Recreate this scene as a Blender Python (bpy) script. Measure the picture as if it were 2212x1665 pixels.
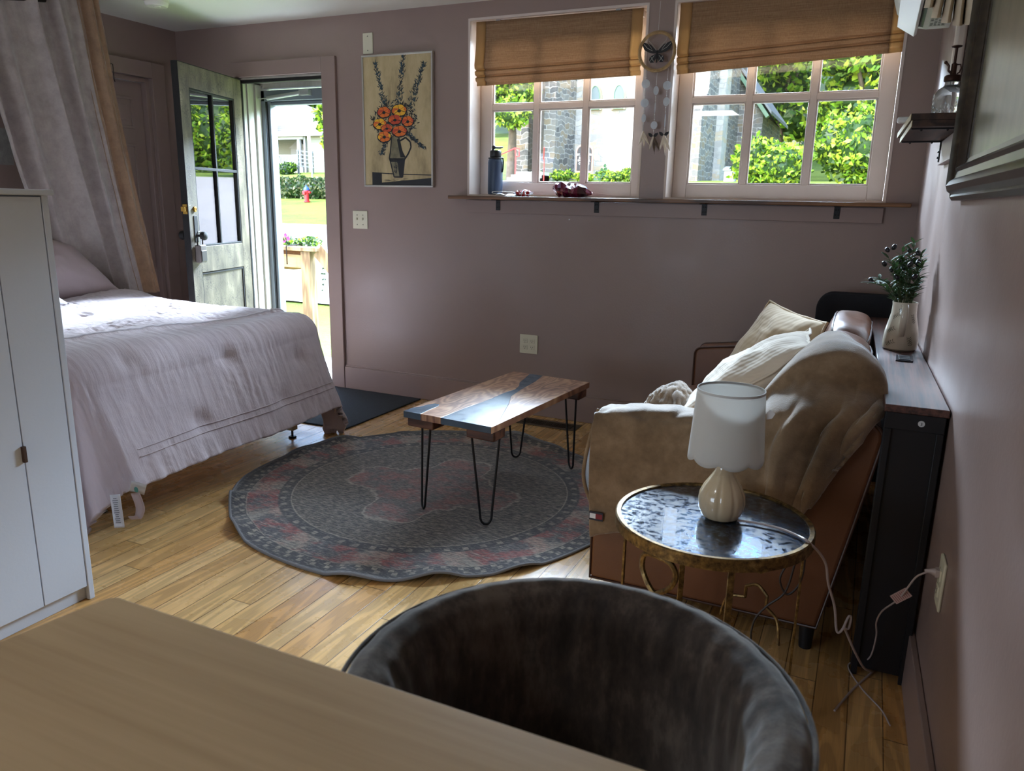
import bpy, bmesh, math, random
import numpy as np
from mathutils import Vector, Matrix, noise
for o in list(bpy.data.objects): bpy.data.objects.remove(o)
SC = bpy.context.scene
COL = SC.collection
R_ = math.radians
# ------------------------------------------------------------------ camera
cam = bpy.data.cameras.new('camera'); camo = bpy.data.objects.new('camera', cam); COL.objects.link(camo)
yaw, pit, rol = -0.42998, 0.23580, 0.02053
fw = Vector((math.sin(yaw)*math.cos(pit), math.cos(yaw)*math.cos(pit), -math.sin(pit)))
r0 = Vector((math.cos(yaw), -math.sin(yaw), 0)); u0 = r0.cross(fw)
rt = r0*math.cos(rol) + u0*math.sin(rol); up = -r0*math.sin(rol) + u0*math.cos(rol)
camo.matrix_world = Matrix(((rt.x, up.x, -fw.x, 0), (rt.y, up.y, -fw.y, 0), (rt.z, up.z, -fw.z, 1.27), (0, 0, 0, 1)))
cam.sensor_width = 36; cam.sensor_fit = 'HORIZONTAL'; cam.lens = 1646.76*36/2212
cam.clip_start = .02; cam.clip_end = 600
cam.dof.use_dof = True; cam.dof.focus_distance = 3.2; cam.dof.aperture_fstop = 7.5
SC.camera = camo
# ------------------------------------------------------------------ light
W = bpy.data.worlds.new('world'); SC.world = W; W.use_nodes = True
wn = W.node_tree; wn.nodes.clear()
sky = wn.nodes.new('ShaderNodeTexSky'); sky.sky_type = 'NISHITA'; sky.sun_disc = False
sky.sun_elevation = R_(52); sky.sun_rotation = R_(205); sky.altitude = 200; sky.dust_density = 1.5
bg = wn.nodes.new('ShaderNodeBackground'); bg.inputs[1].default_value = 1.0
wo = wn.nodes.new('ShaderNodeOutputWorld')
wn.links.new(sky.outputs[0], bg.inputs[0]); wn.links.new(bg.outputs[0], wo.inputs[0])
sun = bpy.data.lights.new('sun', 'SUN'); sun.energy = 3.6; sun.angle = R_(.6); sun.color = (1, .95, .86)
suno = bpy.data.objects.new('sun', sun); COL.objects.link(suno)
suno.rotation_euler = Vector((.40, .70, -.95)).to_track_quat('-Z', 'Y').to_euler()
def area(name, loc, d, sx, sy, power, col=(1, 1, 1), portal=False):
    l = bpy.data.lights.new(name, 'AREA'); l.shape = 'RECTANGLE'; l.size = sx; l.size_y = sy; l.energy = power; l.color = col
    o = bpy.data.objects.new(name, l); COL.objects.link(o); o.location = loc
    o.rotation_euler = Vector(d).to_track_quat('-Z', 'Z' if abs(d[2]) < .9 else 'Y').to_euler()
    if portal: l.cycles.is_portal = True
    return o
area('portal_window_left', (-1.70, 4.37, 1.78), (0, -1, 0), 1.1, 1.0, 1, portal=True)
area('portal_window_right', (-.50, 4.37, 1.78), (0, -1, 0), 1.1, 1.0, 1, portal=True)
area('portal_door', (-3.68, 4.50, 1.0), (0, -1, 0), .72, 2.1, 1, portal=True)
area('ceiling_fill', (-1.8, -.6, 2.30), (0, 0, -1), .5, .5, 6.5, (.92, .96, 1))  # added fill lamp behind the camera
area('rear_fill', (-3.2, -2.38, .95), (0, 1, 0), 2.2, 1.1, 31, (.66, .82, 1))  # added fill lamp before the solid rear wall; no glass door there
FILLC = (.64, .81, 1)
area('window_fill', (-1.1, 5.6, 3.3), (0, -2.0, -2.1), 2.6, 1.3, 640, FILLC)  # added area lamp above the windows, standing in for more sky
area('window_fill_west', (-3.7, 8.6, 4.1), (3.1, -4.27, -2.35), 1.7, 1.6, 2600, FILLC)  # added lamp outside, brightens the right wall
area('window_fill_east', (1.5, 7.8, 3.75), (-1.9, -3.4, -2.0), 2.2, 1.6, 760, FILLC)  # added lamp outside, brightens the cabinet and bed foot
area('door_fill', (-3.7, 5.35, 3.1), (.1, -1.6, -2.4), 1.2, 1.0, 210, FILLC)  # added lamp outside the doorway, boosts the daylight coming in
SC.view_settings.view_transform = 'Standard'; SC.view_settings.look = 'None'
SC.view_settings.exposure = .95; SC.view_settings.gamma = 1; SC.view_settings.use_curve_mapping = False

# ------------------------------------------------------------------ helpers
def lin(c):
    c = c/255.
    return c/12.92 if c <= .04045 else ((c+.055)/1.055)**2.4
def rgb(r, g, b): return (lin(r), lin(g), lin(b), 1)
def nd(nt, typ, ins=None, out=0, **props):
    n = nt.nodes.new('ShaderNode'+typ)
    for k, v in props.items(): setattr(n, k, v)
    if ins:
        for k, v in ins.items():
            s = n.inputs[k]
            if hasattr(v, 'is_linked') or isinstance(v, bpy.types.NodeSocket): nt.links.new(v, s)
            else: s.default_value = v
    return n.outputs[out] if out is not None else n
def mth(nt, op, a, b=0., c=0.): return nd(nt, 'Math', {0: a, 1: b, 2: c}, operation=op)
def mix(nt, f, a, b, bt='MIX'): return nd(nt, 'Mix', {0: f, 6: a, 7: b}, out=2, data_type='RGBA', blend_type=bt)
def ramp(nt, f, stops, interp='LINEAR'):
    n = nt.nodes.new('ShaderNodeValToRGB'); n.color_ramp.interpolation = interp
    e = n.color_ramp.elements
    while len(e) < len(stops): e.new(.5)
    for i, (p, c) in enumerate(stops):
        e[i].position = p; e[i].color = c if hasattr(c, '__len__') else (c, c, c, 1)
    nt.links.new(f, n.inputs[0]); return n.outputs[0]
def obc(nt): return nd(nt, 'TexCoord', out=3)
def mapping(nt, v, scale=(1, 1, 1), rot=(0, 0, 0), loc=(0, 0, 0)): return nd(nt, 'Mapping', {0: v, 1: loc, 2: rot, 3: scale})
def noi(nt, v, scale, detail=3, rough=.55, out=0): return nd(nt, 'TexNoise', {'Vector': v, 'Scale': scale, 'Detail': detail, 'Roughness': rough}, out=out)
def newmat(name):
    m = bpy.data.materials.new(name); m.use_nodes = True
    return m, m.node_tree, m.node_tree.nodes['Principled BSDF']
def setc(nt, b, k, v):
    s = b.inputs[k]
    if isinstance(v, bpy.types.NodeSocket): nt.links.new(v, s)
    else: s.default_value = v
def bump(nt, b, h, strength=.3, dist=.01, key='Normal'):
    nt.links.new(nd(nt, 'Bump', {'Height': h, 'Strength': strength, 'Distance': dist}), b.inputs[key])
MC = {}
def pm(name, col, rough=.5, metal=0., var=0., vs=6., bs=0., bscale=40., bd=.004, stretch=(1, 1, 1), **kw):
    if name in MC: return MC[name]
    m, nt, b = newmat(name); MC[name] = m
    if len(col) == 3: col = rgb(*col)
    if var or bs: v = mapping(nt, obc(nt), stretch)
    if var:
        n = noi(nt, v, vs, 5)
        c2 = tuple(min(1, x*(1+var)) for x in col[:3])+(1,); c1 = tuple(x*(1-var) for x in col[:3])+(1,)
        setc(nt, b, 'Base Color', ramp(nt, n, [(.3, c1), (.7, c2)]))
    else: b.inputs['Base Color'].default_value = col
    b.inputs['Roughness'].default_value = rough; b.inputs['Metallic'].default_value = metal
    if bs: bump(nt, b, noi(nt, v, bscale, 4), bs, bd)
    for k, x in kw.items(): b.inputs[{'coat': 'Coat Weight', 'sheen': 'Sheen Weight', 'trans': 'Transmission Weight', 'spec': 'Specular IOR Level', 'alpha': 'Alpha', 'ior': 'IOR', 'sss': 'Subsurface Weight', 'sheenr': 'Sheen Roughness'}[k]].default_value = x
    return m
def glass(name='window_glass', tint=(.97, .98, .98, 1), refl=.06, rough=0.):
    if name in MC: return MC[name]
    m = bpy.data.materials.new(name); m.use_nodes = True; nt = m.node_tree; nt.nodes.clear(); MC[name] = m
    g = nd(nt, 'BsdfGlossy', {'Roughness': rough}); t = nd(nt, 'BsdfTransparent', {0: tint})
    f = nd(nt, 'Fresnel', {0: 1.45})
    f2 = mth(nt, 'MULTIPLY', f, refl/.04)
    s = nd(nt, 'MixShader', {0: mth(nt, 'MINIMUM', f2, .9), 1: t, 2: g})
    nd(nt, 'OutputMaterial', {0: s}, out=None); return m

class G:
    def __init__(s): s.v = []; s.f = []; s.mi = []
    def add(s, vs, fs, mi=0):
        o = len(s.v); s.v += [tuple(x) for x in vs]; s.f += [tuple(i+o for i in f) for f in fs]; s.mi += [mi]*len(fs); return s
    def box(s, x0, x1, y0, y1, z0, z1, mi=0):
        return s.add([(x0,y0,z0),(x1,y0,z0),(x1,y1,z0),(x0,y1,z0),(x0,y0,z1),(x1,y0,z1),(x1,y1,z1),(x0,y1,z1)],
              [(0,3,2,1),(4,5,6,7),(0,1,5,4),(1,2,6,5),(2,3,7,6),(3,0,4,7)], mi)
    def obox(s, c, d, ax, ay, az, mi=0):
        c = Vector(c); ax, ay, az = Vector(ax).normalized()*d[0]/2, Vector(ay).normalized()*d[1]/2, Vector(az).normalized()*d[2]/2
        vs = [c+i*ax+j*ay+k*az for k in (-1,1) for i, j in ((-1,-1),(1,-1),(1,1),(-1,1))]
        return s.add(vs, [(0,3,2,1),(4,5,6,7),(0,1,5,4),(1,2,6,5),(2,3,7,6),(3,0,4,7)], mi)
    def bar(s, a, b, w, h=None, upv=(0,0,1), mi=0):
        a, b = Vector(a), Vector(b); d = b-a; x = d.cross(Vector(upv))
        if x.length < 1e-5: x = Vector((1,0,0))
        x.normalize(); y = x.cross(d).normalized()
        return s.obox((a+b)/2, (d.length, w, h or w), d, x, y, mi)
    def prism(s, poly, a, b, axis='y', mi=0):
        def P(p, t): return {'y': (p[0], t, p[1]), 'x': (t, p[0], p[1]), 'z': (p[0], p[1], t)}[axis]
        n = len(poly); vs = [P(p, a) for p in poly]+[P(p, b) for p in poly]
        return s.add(vs, [tuple(range(n)), tuple(range(2*n-1, n-1, -1))]+[(i, i+n, (i+1) % n+n, (i+1) % n) for i in range(n)], mi)
    def tube(s, pts, r, n=8, closed=False, mi=0, cap=True, flat=None):
        pts = [Vector(p) for p in pts]; N = len(pts); vs = []; prev = None
        for i, p in enumerate(pts):
            if closed: t = pts[(i+1) % N]-pts[i-1]
            else: t = pts[min(i+1, N-1)]-pts[max(i-1, 0)]
            if t.length < 1e-9: t = Vector((0,0,1))
            t.normalize()
            if prev is None:
                a = Vector((0,0,1)) if abs(t.z) < .9 else Vector((1,0,0))
                x = t.cross(a).normalized()
            else:
                x = prev-t*prev.dot(t)
                x = x.normalized() if x.length > 1e-6 else t.orthogonal().normalized()
            prev = x; y = t.cross(x); rr = r[i] if hasattr(r, '__len__') else r
            for k in range(n):
                a = 2*math.pi*k/n; vs.append(p+x*math.cos(a)*rr+y*math.sin(a)*rr*(flat or 1))
        fs = []
        for i in range(N if closed else N-1):
            j = (i+1) % N
            for k in range(n): k2 = (k+1) % n; fs.append((i*n+k, i*n+k2, j*n+k2, j*n+k))
        if cap and not closed: fs += [tuple(range(n-1, -1, -1)), tuple(range((N-1)*n, N*n))]
        return s.add(vs, fs, mi)
    def lathe(s, prof, c=(0,0,0), n=32, mi=0, rf=None, cap=True):
        vs = []; c = Vector(c)
        for (r, z) in prof:
            for k in range(n):
                a = 2*math.pi*k/n; q = rf(a, z) if rf else 1
                vs.append(c+Vector((r*q*math.cos(a), r*q*math.sin(a), z)))
        fs = [(i*n+k, i*n+(k+1) % n, (i+1)*n+(k+1) % n, (i+1)*n+k) for i in range(len(prof)-1) for k in range(n)]
        if cap: fs += [tuple(range(n-1, -1, -1)), tuple(range((len(prof)-1)*n, len(prof)*n))]
        return s.add(vs, fs, mi)
    def grid(s, nu, nv, fn, cu=False, cv=False, mi=0):
        vs = [fn(i/(nu if cu else nu-1), j/(nv if cv else nv-1)) for i in range(nu) for j in range(nv)]
        fs = []
        for i in range(nu if cu else nu-1):
            for j in range(nv if cv else nv-1):
                fs.append((i*nv+j, ((i+1) % nu)*nv+j, ((i+1) % nu)*nv+(j+1) % nv, i*nv+(j+1) % nv))
        return s.add(vs, fs, mi)
    def loft(s, rows, nu, nv, disp=None, mi=0):
        rows = [[Vector(p) for p in r] for r in rows]
        def cr(P, t):
            n = len(P)-1; t = min(max(t, 0), 1)*n; i = min(int(t), n-1); f = t-i
            p0, p1, p2, p3 = P[max(i-1, 0)], P[i], P[i+1], P[min(i+2, n)]
            return .5*((2*p1)+(p2-p0)*f+(2*p0-5*p1+4*p2-p3)*f*f+(3*p1-p0-3*p2+p3)*f**3)
        def fn(u, v):
            p = cr([cr(r, v) for r in rows], u)
            return p+disp(u, v, p) if disp else p
        return s.grid(nu, nv, fn, mi=mi)
    def sphere(s, c, r, n=12, m=8, sc=(1,1,1), mi=0):
        c = Vector(c)
        vs = [c+Vector((0,0,-r*sc[2]))]
        for j in range(1, m):
            t = -math.pi/2+math.pi*j/m
            for k in range(n):
                a = 2*math.pi*k/n; vs.append(c+Vector((r*sc[0]*math.cos(t)*math.cos(a), r*sc[1]*math.cos(t)*math.sin(a), r*sc[2]*math.sin(t))))
        vs.append(c+Vector((0,0,r*sc[2]))); L = len(vs)-1; fs = []
        for k in range(n):
            k2 = (k+1) % n; fs.append((0, 1+k2, 1+k)); fs.append((L, 1+(m-2)*n+k, 1+(m-2)*n+k2))
            for j in range(m-2): a = 1+j*n; fs.append((a+k, a+k2, a+n+k2, a+n+k))
        return s.add(vs, fs, mi)
    def build(s, name, mats, parent=None, smooth=40, bevel=0, seg=2, sub=0, solid=0, off=0):
        me = bpy.data.meshes.new(name); me.from_pydata(s.v, [], s.f)
        if not isinstance(mats, (list, tuple)): mats = [mats]
        for m in mats: me.materials.append(m)
        if len(mats) > 1: me.polygons.foreach_set('material_index', s.mi)
        bm = bmesh.new(); bm.from_mesh(me); bmesh.ops.recalc_face_normals(bm, faces=bm.faces); bm.to_mesh(me); bm.free()
        if smooth:
            me.polygons.foreach_set('use_smooth', [True]*len(me.polygons))
            if smooth < 180: me.set_sharp_from_angle(angle=R_(smooth))
        me.update()
        o = bpy.data.objects.new(name, me); COL.objects.link(o)
        if parent: o.parent = parent; o.matrix_parent_inverse = PI_(parent)
        if solid: d = o.modifiers.new('solid', 'SOLIDIFY'); d.thickness = solid; d.offset = off
        if bevel: d = o.modifiers.new('bevel', 'BEVEL'); d.width = bevel; d.segments = seg; d.limit_method = 'ANGLE'; d.angle_limit = R_(35)
        if sub: d = o.modifiers.new('sub', 'SUBSURF'); d.levels = sub; d.render_levels = sub
        return o
def PI_(p):   # inverse of the parent's world matrix (parents are unscaled, possibly nested)
    m = p.matrix_basis.copy(); q = p
    while q.parent: m = q.parent.matrix_basis @ q.matrix_parent_inverse @ m; q = q.parent
    return m.inverted()
def tag(o, label=None, cat=None, group=None, kind=None):
    if label: o['label'] = label
    if cat: o['category'] = cat
    if group: o['group'] = group
    if kind: o['kind'] = kind
    return o
def thing(name, label, cat, loc=(0,0,0), group=None):
    o = bpy.data.objects.new(name, None); COL.objects.link(o); o.location = loc; o.empty_display_size = .05
    return tag(o, label, cat, group)
def struct(o, label=None, cat=None):
    o['kind'] = 'structure'
    return tag(o, label, cat)
def sthing(name, loc=(0,0,0), label=None, cat=None):
    o = bpy.data.objects.new(name, None); COL.objects.link(o); o.location = loc; o.empty_display_size = .05
    return struct(o, label, cat)
def deepcopy(o, parent=None, dup_of=None):
    c = o.copy(); COL.objects.link(c)
    if parent: c.parent = parent; c.matrix_parent_inverse = o.matrix_parent_inverse.copy()
    for ch in [x for x in bpy.data.objects if x.parent == o]: deepcopy(ch, c)
    return c
def fbm(x, y, z=0, o=4): return noise.fractal(Vector((x, y, z)), 1.0, 2.0, o)
def text_mesh(name, txt, size, M, mat, parent, align='CENTER', extrude=.001, space=1.0):
    cu = bpy.data.curves.new(name, 'FONT'); cu.body = txt; cu.size = size; cu.align_x = align; cu.extrude = extrude; cu.space_line = space
    to = bpy.data.objects.new(name+'_tmp', cu); COL.objects.link(to)
    dg = bpy.context.evaluated_depsgraph_get(); me = bpy.data.meshes.new_from_object(to.evaluated_get(dg))
    bpy.data.objects.remove(to); me.transform(M); me.materials.clear(); me.materials.append(mat)
    o = bpy.data.objects.new(name, me); COL.objects.link(o)
    if parent: o.parent = parent; o.matrix_parent_inverse = PI_(parent)
    return o
def frameM(origin, x, y):   # matrix with local x, y axes at origin
    x = Vector(x).normalized(); y = Vector(y).normalized(); z = x.cross(y)
    return Matrix(((x.x, y.x, z.x, origin[0]), (x.y, y.y, z.y, origin[1]), (x.z, y.z, z.z, origin[2]), (0,0,0,1)))

# ------------------------------------------------------------------ materials for the shell
YB = 4.177; XL = -4.535; ZC = 2.37
def wx(y): return .182+.025*(YB-y)          # face of the slightly skewed right wall
def m_wall():
    m, nt, b = newmat('mauve_wall_paint'); v = obc(nt)
    n = noi(nt, v, 1.3, 4); n2 = noi(nt, mapping(nt, v, (60, 60, 8)), 1, 3)
    c = ramp(nt, n, [(.3, rgb(148, 127, 120)), (.7, rgb(155, 133, 125))])
    setc(nt, b, 'Base Color', c); setc(nt, b, 'Roughness', ramp(nt, noi(nt, v, 3, 4), [(.3, .29), (.7, .42)]))
    bump(nt, b, mth(nt, 'ADD', noi(nt, v, 90, 3), mth(nt, 'MULTIPLY', noi(nt, v, 5, 3), 1.5)), .10, .006); return m
WALL = m_wall()
TRIM = pm('mauve_trim_paint', (151, 129, 122), .38, var=.04, vs=3, bs=.08, bscale=25)
CEIL = pm('white_ceiling_paint', (212, 209, 200), .8, var=.02, vs=2, bs=.15, bscale=60)
WHITEP = pm('white_sash_paint', (214, 198, 188), .45, var=.03, vs=8, bs=.12, bscale=50)
def m_floor():
    m, nt, b = newmat('oak_floor_boards')
    v = nd(nt, 'NewGeometry', out=0)
    s = nd(nt, 'SeparateXYZ', {0: v}, out=None); X, Y = s.outputs[0], s.outputs[1]
    W_ = .0835
    xi = mth(nt, 'DIVIDE', mth(nt, 'ADD', X, 10.018), W_); ix = mth(nt, 'FLOOR', xi); fx = mth(nt, 'FRACT', xi)
    r1 = nd(nt, 'TexWhiteNoise', {'W': ix}, noise_dimensions='1D')
    L = mth(nt, 'ADD', mth(nt, 'MULTIPLY', r1, .5), .75)
    yi = mth(nt, 'DIVIDE', mth(nt, 'ADD', Y, mth(nt, 'MULTIPLY', r1, 37.)), L); iy = mth(nt, 'FLOOR', yi); fy = mth(nt, 'FRACT', yi)
    r2 = nd(nt, 'TexWhiteNoise', {'Vector': nd(nt, 'CombineXYZ', {0: ix, 1: iy, 2: 3.})}, noise_dimensions='3D')
    r3 = nd(nt, 'TexWhiteNoise', {'Vector': nd(nt, 'CombineXYZ', {0: ix, 1: iy, 2: 8.})}, noise_dimensions='3D')
    gx = mth(nt, 'ADD', mth(nt, 'MULTIPLY', X, 1.), mth(nt, 'MULTIPLY', r2, 9.))
    gv = nd(nt, 'CombineXYZ', {0: mth(nt, 'MULTIPLY', gx, 16), 1: mth(nt, 'MULTIPLY', mth(nt, 'ADD', Y, mth(nt, 'MULTIPLY', r3, 5)), 1.6), 2: mth(nt, 'MULTIPLY', r3, 11)})
    warp = noi(nt, gv, .55, 2, .5)
    rings = mth(nt, 'SINE', mth(nt, 'MULTIPLY', warp, 62.))
    fine = noi(nt, nd(nt, 'CombineXYZ', {0: mth(nt, 'MULTIPLY', gx, 260), 1: mth(nt, 'MULTIPLY', Y, 9), 2: r2}), 1, 3)
    base = ramp(nt, r2, [(0, rgb(206, 158, 98)), (.35, rgb(218, 172, 110)), (.7, rgb(224, 181, 122)), (.9, rgb(208, 154, 90)), (1, rgb(200, 142, 80))])
    g1 = ramp(nt, rings, [(.0, .70), (.35, .93), (1, 1.06)])
    c = mix(nt, .75, base, mix(nt, 1., base, g1, 'MULTIPLY'))
    c = mix(nt, .6, c, mix(nt, 1., c, ramp(nt, fine, [(.3, .78), (.6, 1.05)]), 'MULTIPLY'))
    ex = mth(nt, 'MINIMUM', fx, mth(nt, 'SUBTRACT', 1., fx)); ey = mth(nt, 'MULTIPLY', mth(nt, 'MINIMUM', fy, mth(nt, 'SUBTRACT', 1., fy)), mth(nt, 'DIVIDE', L, W_))
    e = mth(nt, 'MINIMUM', ex, ey)
    gap = ramp(nt, e, [(.008, 1.), (.024, 0.)])
    c = mix(nt, mth(nt, 'MULTIPLY', gap, .85), c, rgb(70, 42, 22))
    setc(nt, b, 'Base Color', c)
    setc(nt, b, 'Roughness', ramp(nt, noi(nt, v, 9, 4), [(.3, .23), (.7, .34)]))
    scr = noi(nt, mapping(nt, v, (20, 3, 1)), 8, 5, .7)
    h = mth(nt, 'SUBTRACT', mth(nt, 'ADD', mth(nt, 'MULTIPLY', rings, .06), mth(nt, 'ADD', mth(nt, 'MULTIPLY', fine, .25), mth(nt, 'MULTIPLY', scr, .3))), gap)
    bump(nt, b, h, .35, .0015); return m
FLOOR = m_floor()

# ------------------------------------------------------------------ room shell
g = G(); g.box(XL-.4, .9, -2.6, YB+.30, -.12, 0); struct(g.build('floor', FLOOR, smooth=0))
g = G(); g.box(XL-.4, 1.0, -2.9, YB+.30, ZC, ZC+.3); struct(g.build('ceiling', CEIL, smooth=0))
W1 = (-2.235, -1.178, 1.30, 2.285); W2 = (-1.043, .040, 1.30, 2.285); DR = (-3.985, -3.275, 0, 2.045)
T = .22
def wall_with_holes(name, x0, x1, y0, y1, z0, z1, holes, mat, axis='x'):
    # holes: (a0,a1,z0,z1) along the axis, non-overlapping in a
    g = G(); a0, a1 = (x0, x1) if axis == 'x' else (y0, y1)
    def bx(p, q, zz0, zz1):
        if axis == 'x': g.box(p, q, y0, y1, zz0, zz1)
        else: g.box(x0, x1, p, q, zz0, zz1)
    c = a0
    for h in sorted(holes):
        bx(c, h[0], z0, z1)
        if h[2] > z0: bx(h[0], h[1], z0, h[2])
        if h[3] < z1: bx(h[0], h[1], h[3], z1)
        c = h[1]
    bx(c, a1, z0, z1)
    return struct(g.build(name, mat, smooth=0))
wall_with_holes('wall_back', XL-.3, .5, YB, YB+T, 0, ZC, [W1, W2, DR], WALL)
CD = (3.15, 3.935, 0, 2.03)
wall_with_holes('wall_left', XL-.12, XL, -2.6, YB, 0, ZC, [CD], WALL, 'y')
g = G(); g.prism([(wx(YB), YB), (wx(-2.6), -2.6), (wx(-2.6)+.3, -2.6), (wx(YB)+.3, YB)], 0, ZC, 'z'); struct(g.build('wall_right', WALL, smooth=0))
wall_with_holes('wall_front', XL-.12, .65, -2.6, -2.45, 0, ZC, [], WALL)
# window reveals (white linings of the openings) and baseboards, casings
def lining(name, w, mat, y0, y1, t=.012, sill=True):
    g = G(); g.box(w[0]-.001, w[0]+t, y0, y1, w[2], w[3]); g.box(w[1]-t, w[1]+.001, y0, y1, w[2], w[3]); g.box(w[0]+t, w[1]-t, y0, y1, w[3]-t, w[3]+.001)
    if sill: g.box(w[0]+t, w[1]-t, y0, y1, w[2]-.001, w[2]+t)
    return struct(g.build(name, mat, smooth=0))
lining('trim_1', W1, WHITEP, YB-.003, YB+T)
lining('trim_2', W2, WHITEP, YB-.003, YB+T)
g = G(); g.box(-3.17, wx(YB), YB-.018, YB, 0, .155); g.box(-3.17, wx(YB), YB-.012, YB, .155, .163); g.box(XL, -4.10, YB-.018, YB, 0, .155)
struct(g.build('baseboard_back', TRIM, bevel=.003))
g = G(); g.prism([(wx(YB)-.016, YB-.018), (wx(-2.4)-.016, -2.4), (wx(-2.4), -2.4), (wx(YB), YB-.018)], 0, .155, 'z'); struct(g.build('baseboard_right', TRIM, bevel=.003))
g = G(); g.box(XL, XL+.018, -2.4, CD[0]-.10, 0, .155); struct(g.build('baseboard_left', TRIM, bevel=.003))
# front door casing
g = G(); g.box(DR[1]-.005, -3.172, YB-.022, YB, 0, 2.138); g.box(-4.10, DR[1]-.005, YB-.022, YB, 2.045, 2.138); g.box(-4.10, DR[0]-.01, YB-.022, YB, 0, 2.045)
struct(g.build('trim_3', TRIM, bevel=.003))
# closet casing on the left wall
g = G()
for y0, y1, z0, z1 in ((CD[0]-.10, CD[0], 0, 2.13), (CD[1], CD[1]+.105, 0, 2.13), (CD[0], CD[1], 2.03, 2.13)): g.box(XL, XL+.022, y0, y1, z0, z1)
for y0, y1, z0, z1 in ((CD[1]-.03, CD[1], 0, 2.03), (CD[0], CD[0]+.03, 0, 2.03), (CD[0]+.03, CD[1]-.03, 2.0, 2.03)): g.box(XL-.06, XL-.012, y0, y1, z0, z1)
struct(g.build('trim_4', TRIM, bevel=.003))
# board under the window shelf
g = G(); g.box(-2.235, .037, YB-.020, YB, 1.205, 1.279); struct(g.build('trim_5', TRIM, bevel=.002))
# closet door (six moulded panels)
d2 = sthing('door_2', (XL-.05, 3.5, 0), 'mauve moulded six panel closet door beside the bed curtain', 'door')
g = G(); xx = XL-.055
g.box(xx-.035, xx, CD[0]+.03, CD[1]-.03, 0.01, 2.0)
for (y0, y1) in ((3.27, 3.505), (3.585, 3.82)):
    for (z0, z1) in ((.22, .82), (.98, 1.60), (1.70, 1.90)):
        for a, b_, c, d in ((y0, y1, z0, z0+.016), (y0, y1, z1-.016, z1), (y0, y0+.016, z0+.016, z1-.016), (y1-.016, y1, z0+.016, z1-.016)): g.box(xx, xx+.007, a, b_, c, d)
        g.box(xx, xx+.005, y0+.05, y1-.05, z0+.05, z1-.05)
g.build('door_panel', TRIM, d2, bevel=.003)
g = G(); g.tube([(XL+.024, 3.62, 2.075), (XL+.045, 3.62, 2.07), (XL+.045, 3.62, 1.98), (XL+.05, 3.62, 1.965)], .0025, 6)
tag(g.build('hook', pm('dark_iron', (40, 34, 32), .45, .8)), 'small dark hook over the closet door head casing', 'hook')
IRON = MC['dark_iron']

# ------------------------------------------------------------------ front door leaf, swung into the room
def m_door():
    m, nt, b = newmat('crackled_black_door_paint'); v = obc(nt)
    vo = nd(nt, 'TexVoronoi', {'Vector': mapping(nt, v, (1, 1, .75)), 'Scale': 75.}, feature='DISTANCE_TO_EDGE')
    w = noi(nt, v, 9, 4, .6)
    crack = mth(nt, 'MULTIPLY', ramp(nt, vo, [(.0, 1), (.07, 0)]), ramp(nt, w, [(.42, 0.), (.6, 1)]))
    dust = noi(nt, mapping(nt, v, (6, 6, 2)), 2, 5, .6)
    c = ramp(nt, dust, [(.35, rgb(74, 66, 54)), (.6, rgb(112, 102, 84)), (.75, rgb(146, 136, 114))])
    c = mix(nt, crack, c, rgb(28, 24, 22)); setc(nt, b, 'Base Color', c); b.inputs['Roughness'].default_value = .55
    bump(nt, b, mth(nt, 'SUBTRACT', noi(nt, v, 60, 4), crack), .35, .002); return m
DOORP = m_door(); BLK = pm('black_edge_paint', (20, 17, 16), .75, var=.3, vs=30, bs=.4, bscale=50)
hx, hy = -3.985, YB-.01; dd = Vector((.262, -.965, 0)).normalized(); dn = Vector((dd.y, -dd.x, 0))  # dn points to -x (outer side); face seen is -dn
fd = sthing('door_1', (hx, hy, 0), 'old glazed wooden door with crackled dark paint, open into the room', 'door')
def D_(s, z, t): return Vector((hx, hy, 0))+dd*s+Vector((0, 0, z))-dn*t   # t>0 toward the room's right side
def dbox(g, s0, s1, z0, z1, t0, t1, mi=0):
    c = (D_(s0, z0, t0)+D_(s1, z1, t1))/2
    g.obox(c, (abs(s1-s0), abs(t1-t0), abs(z1-z0)), dd, dn, (0, 0, 1), mi)
g = G(); t0, t1 = -.02, .02; LW = .72
dbox(g, 0, .10, .01, 2.03, t0, t1); dbox(g, LW-.10, LW, .01, 2.03, t0, t1)
dbox(g, .10, LW-.10, 1.90, 2.03, t0, t1); dbox(g, .10, LW-.10, .80, .96, t0, t1); dbox(g, .10, LW-.10, .01, .22, t0, t1)
g.build('door_frame', DOORP, fd, bevel=.002)
g = G(); dbox(g, LW, LW+.003, .01, 2.03, -.021, .021); dbox(g, 0, LW, 2.03, 2.033, -.021, .021); g.build('door_edge', BLK, fd, smooth=0)
g = G(); dbox(g, .10, LW-.10, .22, .80, -.008, .008)
g.build('door_panel', DOORP, fd)
g = G()
for z in (.225, .785): dbox(g, .11, LW-.11, z, z+.012, .006, .016)
for s in (.10, LW-.112): dbox(g, s, s+.012, .22, .80, .006, .016)
dbox(g, .352, .368, .96, 1.90, -.014, .016); dbox(g, .10, LW-.10, 1.425, 1.443, -.014, .016)
for z in (.96, 1.888): dbox(g, .11, LW-.11, z, z+.012, .004, .017)
for s in (.10, LW-.112): dbox(g, s, s+.012, .96, 1.90, .004, .017)
g.build('glazing_bar', BLK, fd, bevel=.002)
g = G(); dbox(g, .105, LW-.105, .965, 1.895, -.002, .002); g.build('pane', glass('door_glass', refl=.16), fd, smooth=0)
BRASS = pm('aged_brass', (170, 130, 60), .35, .9)
kp = G(); dbox(kp, LW-.085, LW-.045, .99, 1.15, .02, .024); kp.build('knob_plate', BLK, fd, bevel=.002)
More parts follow.
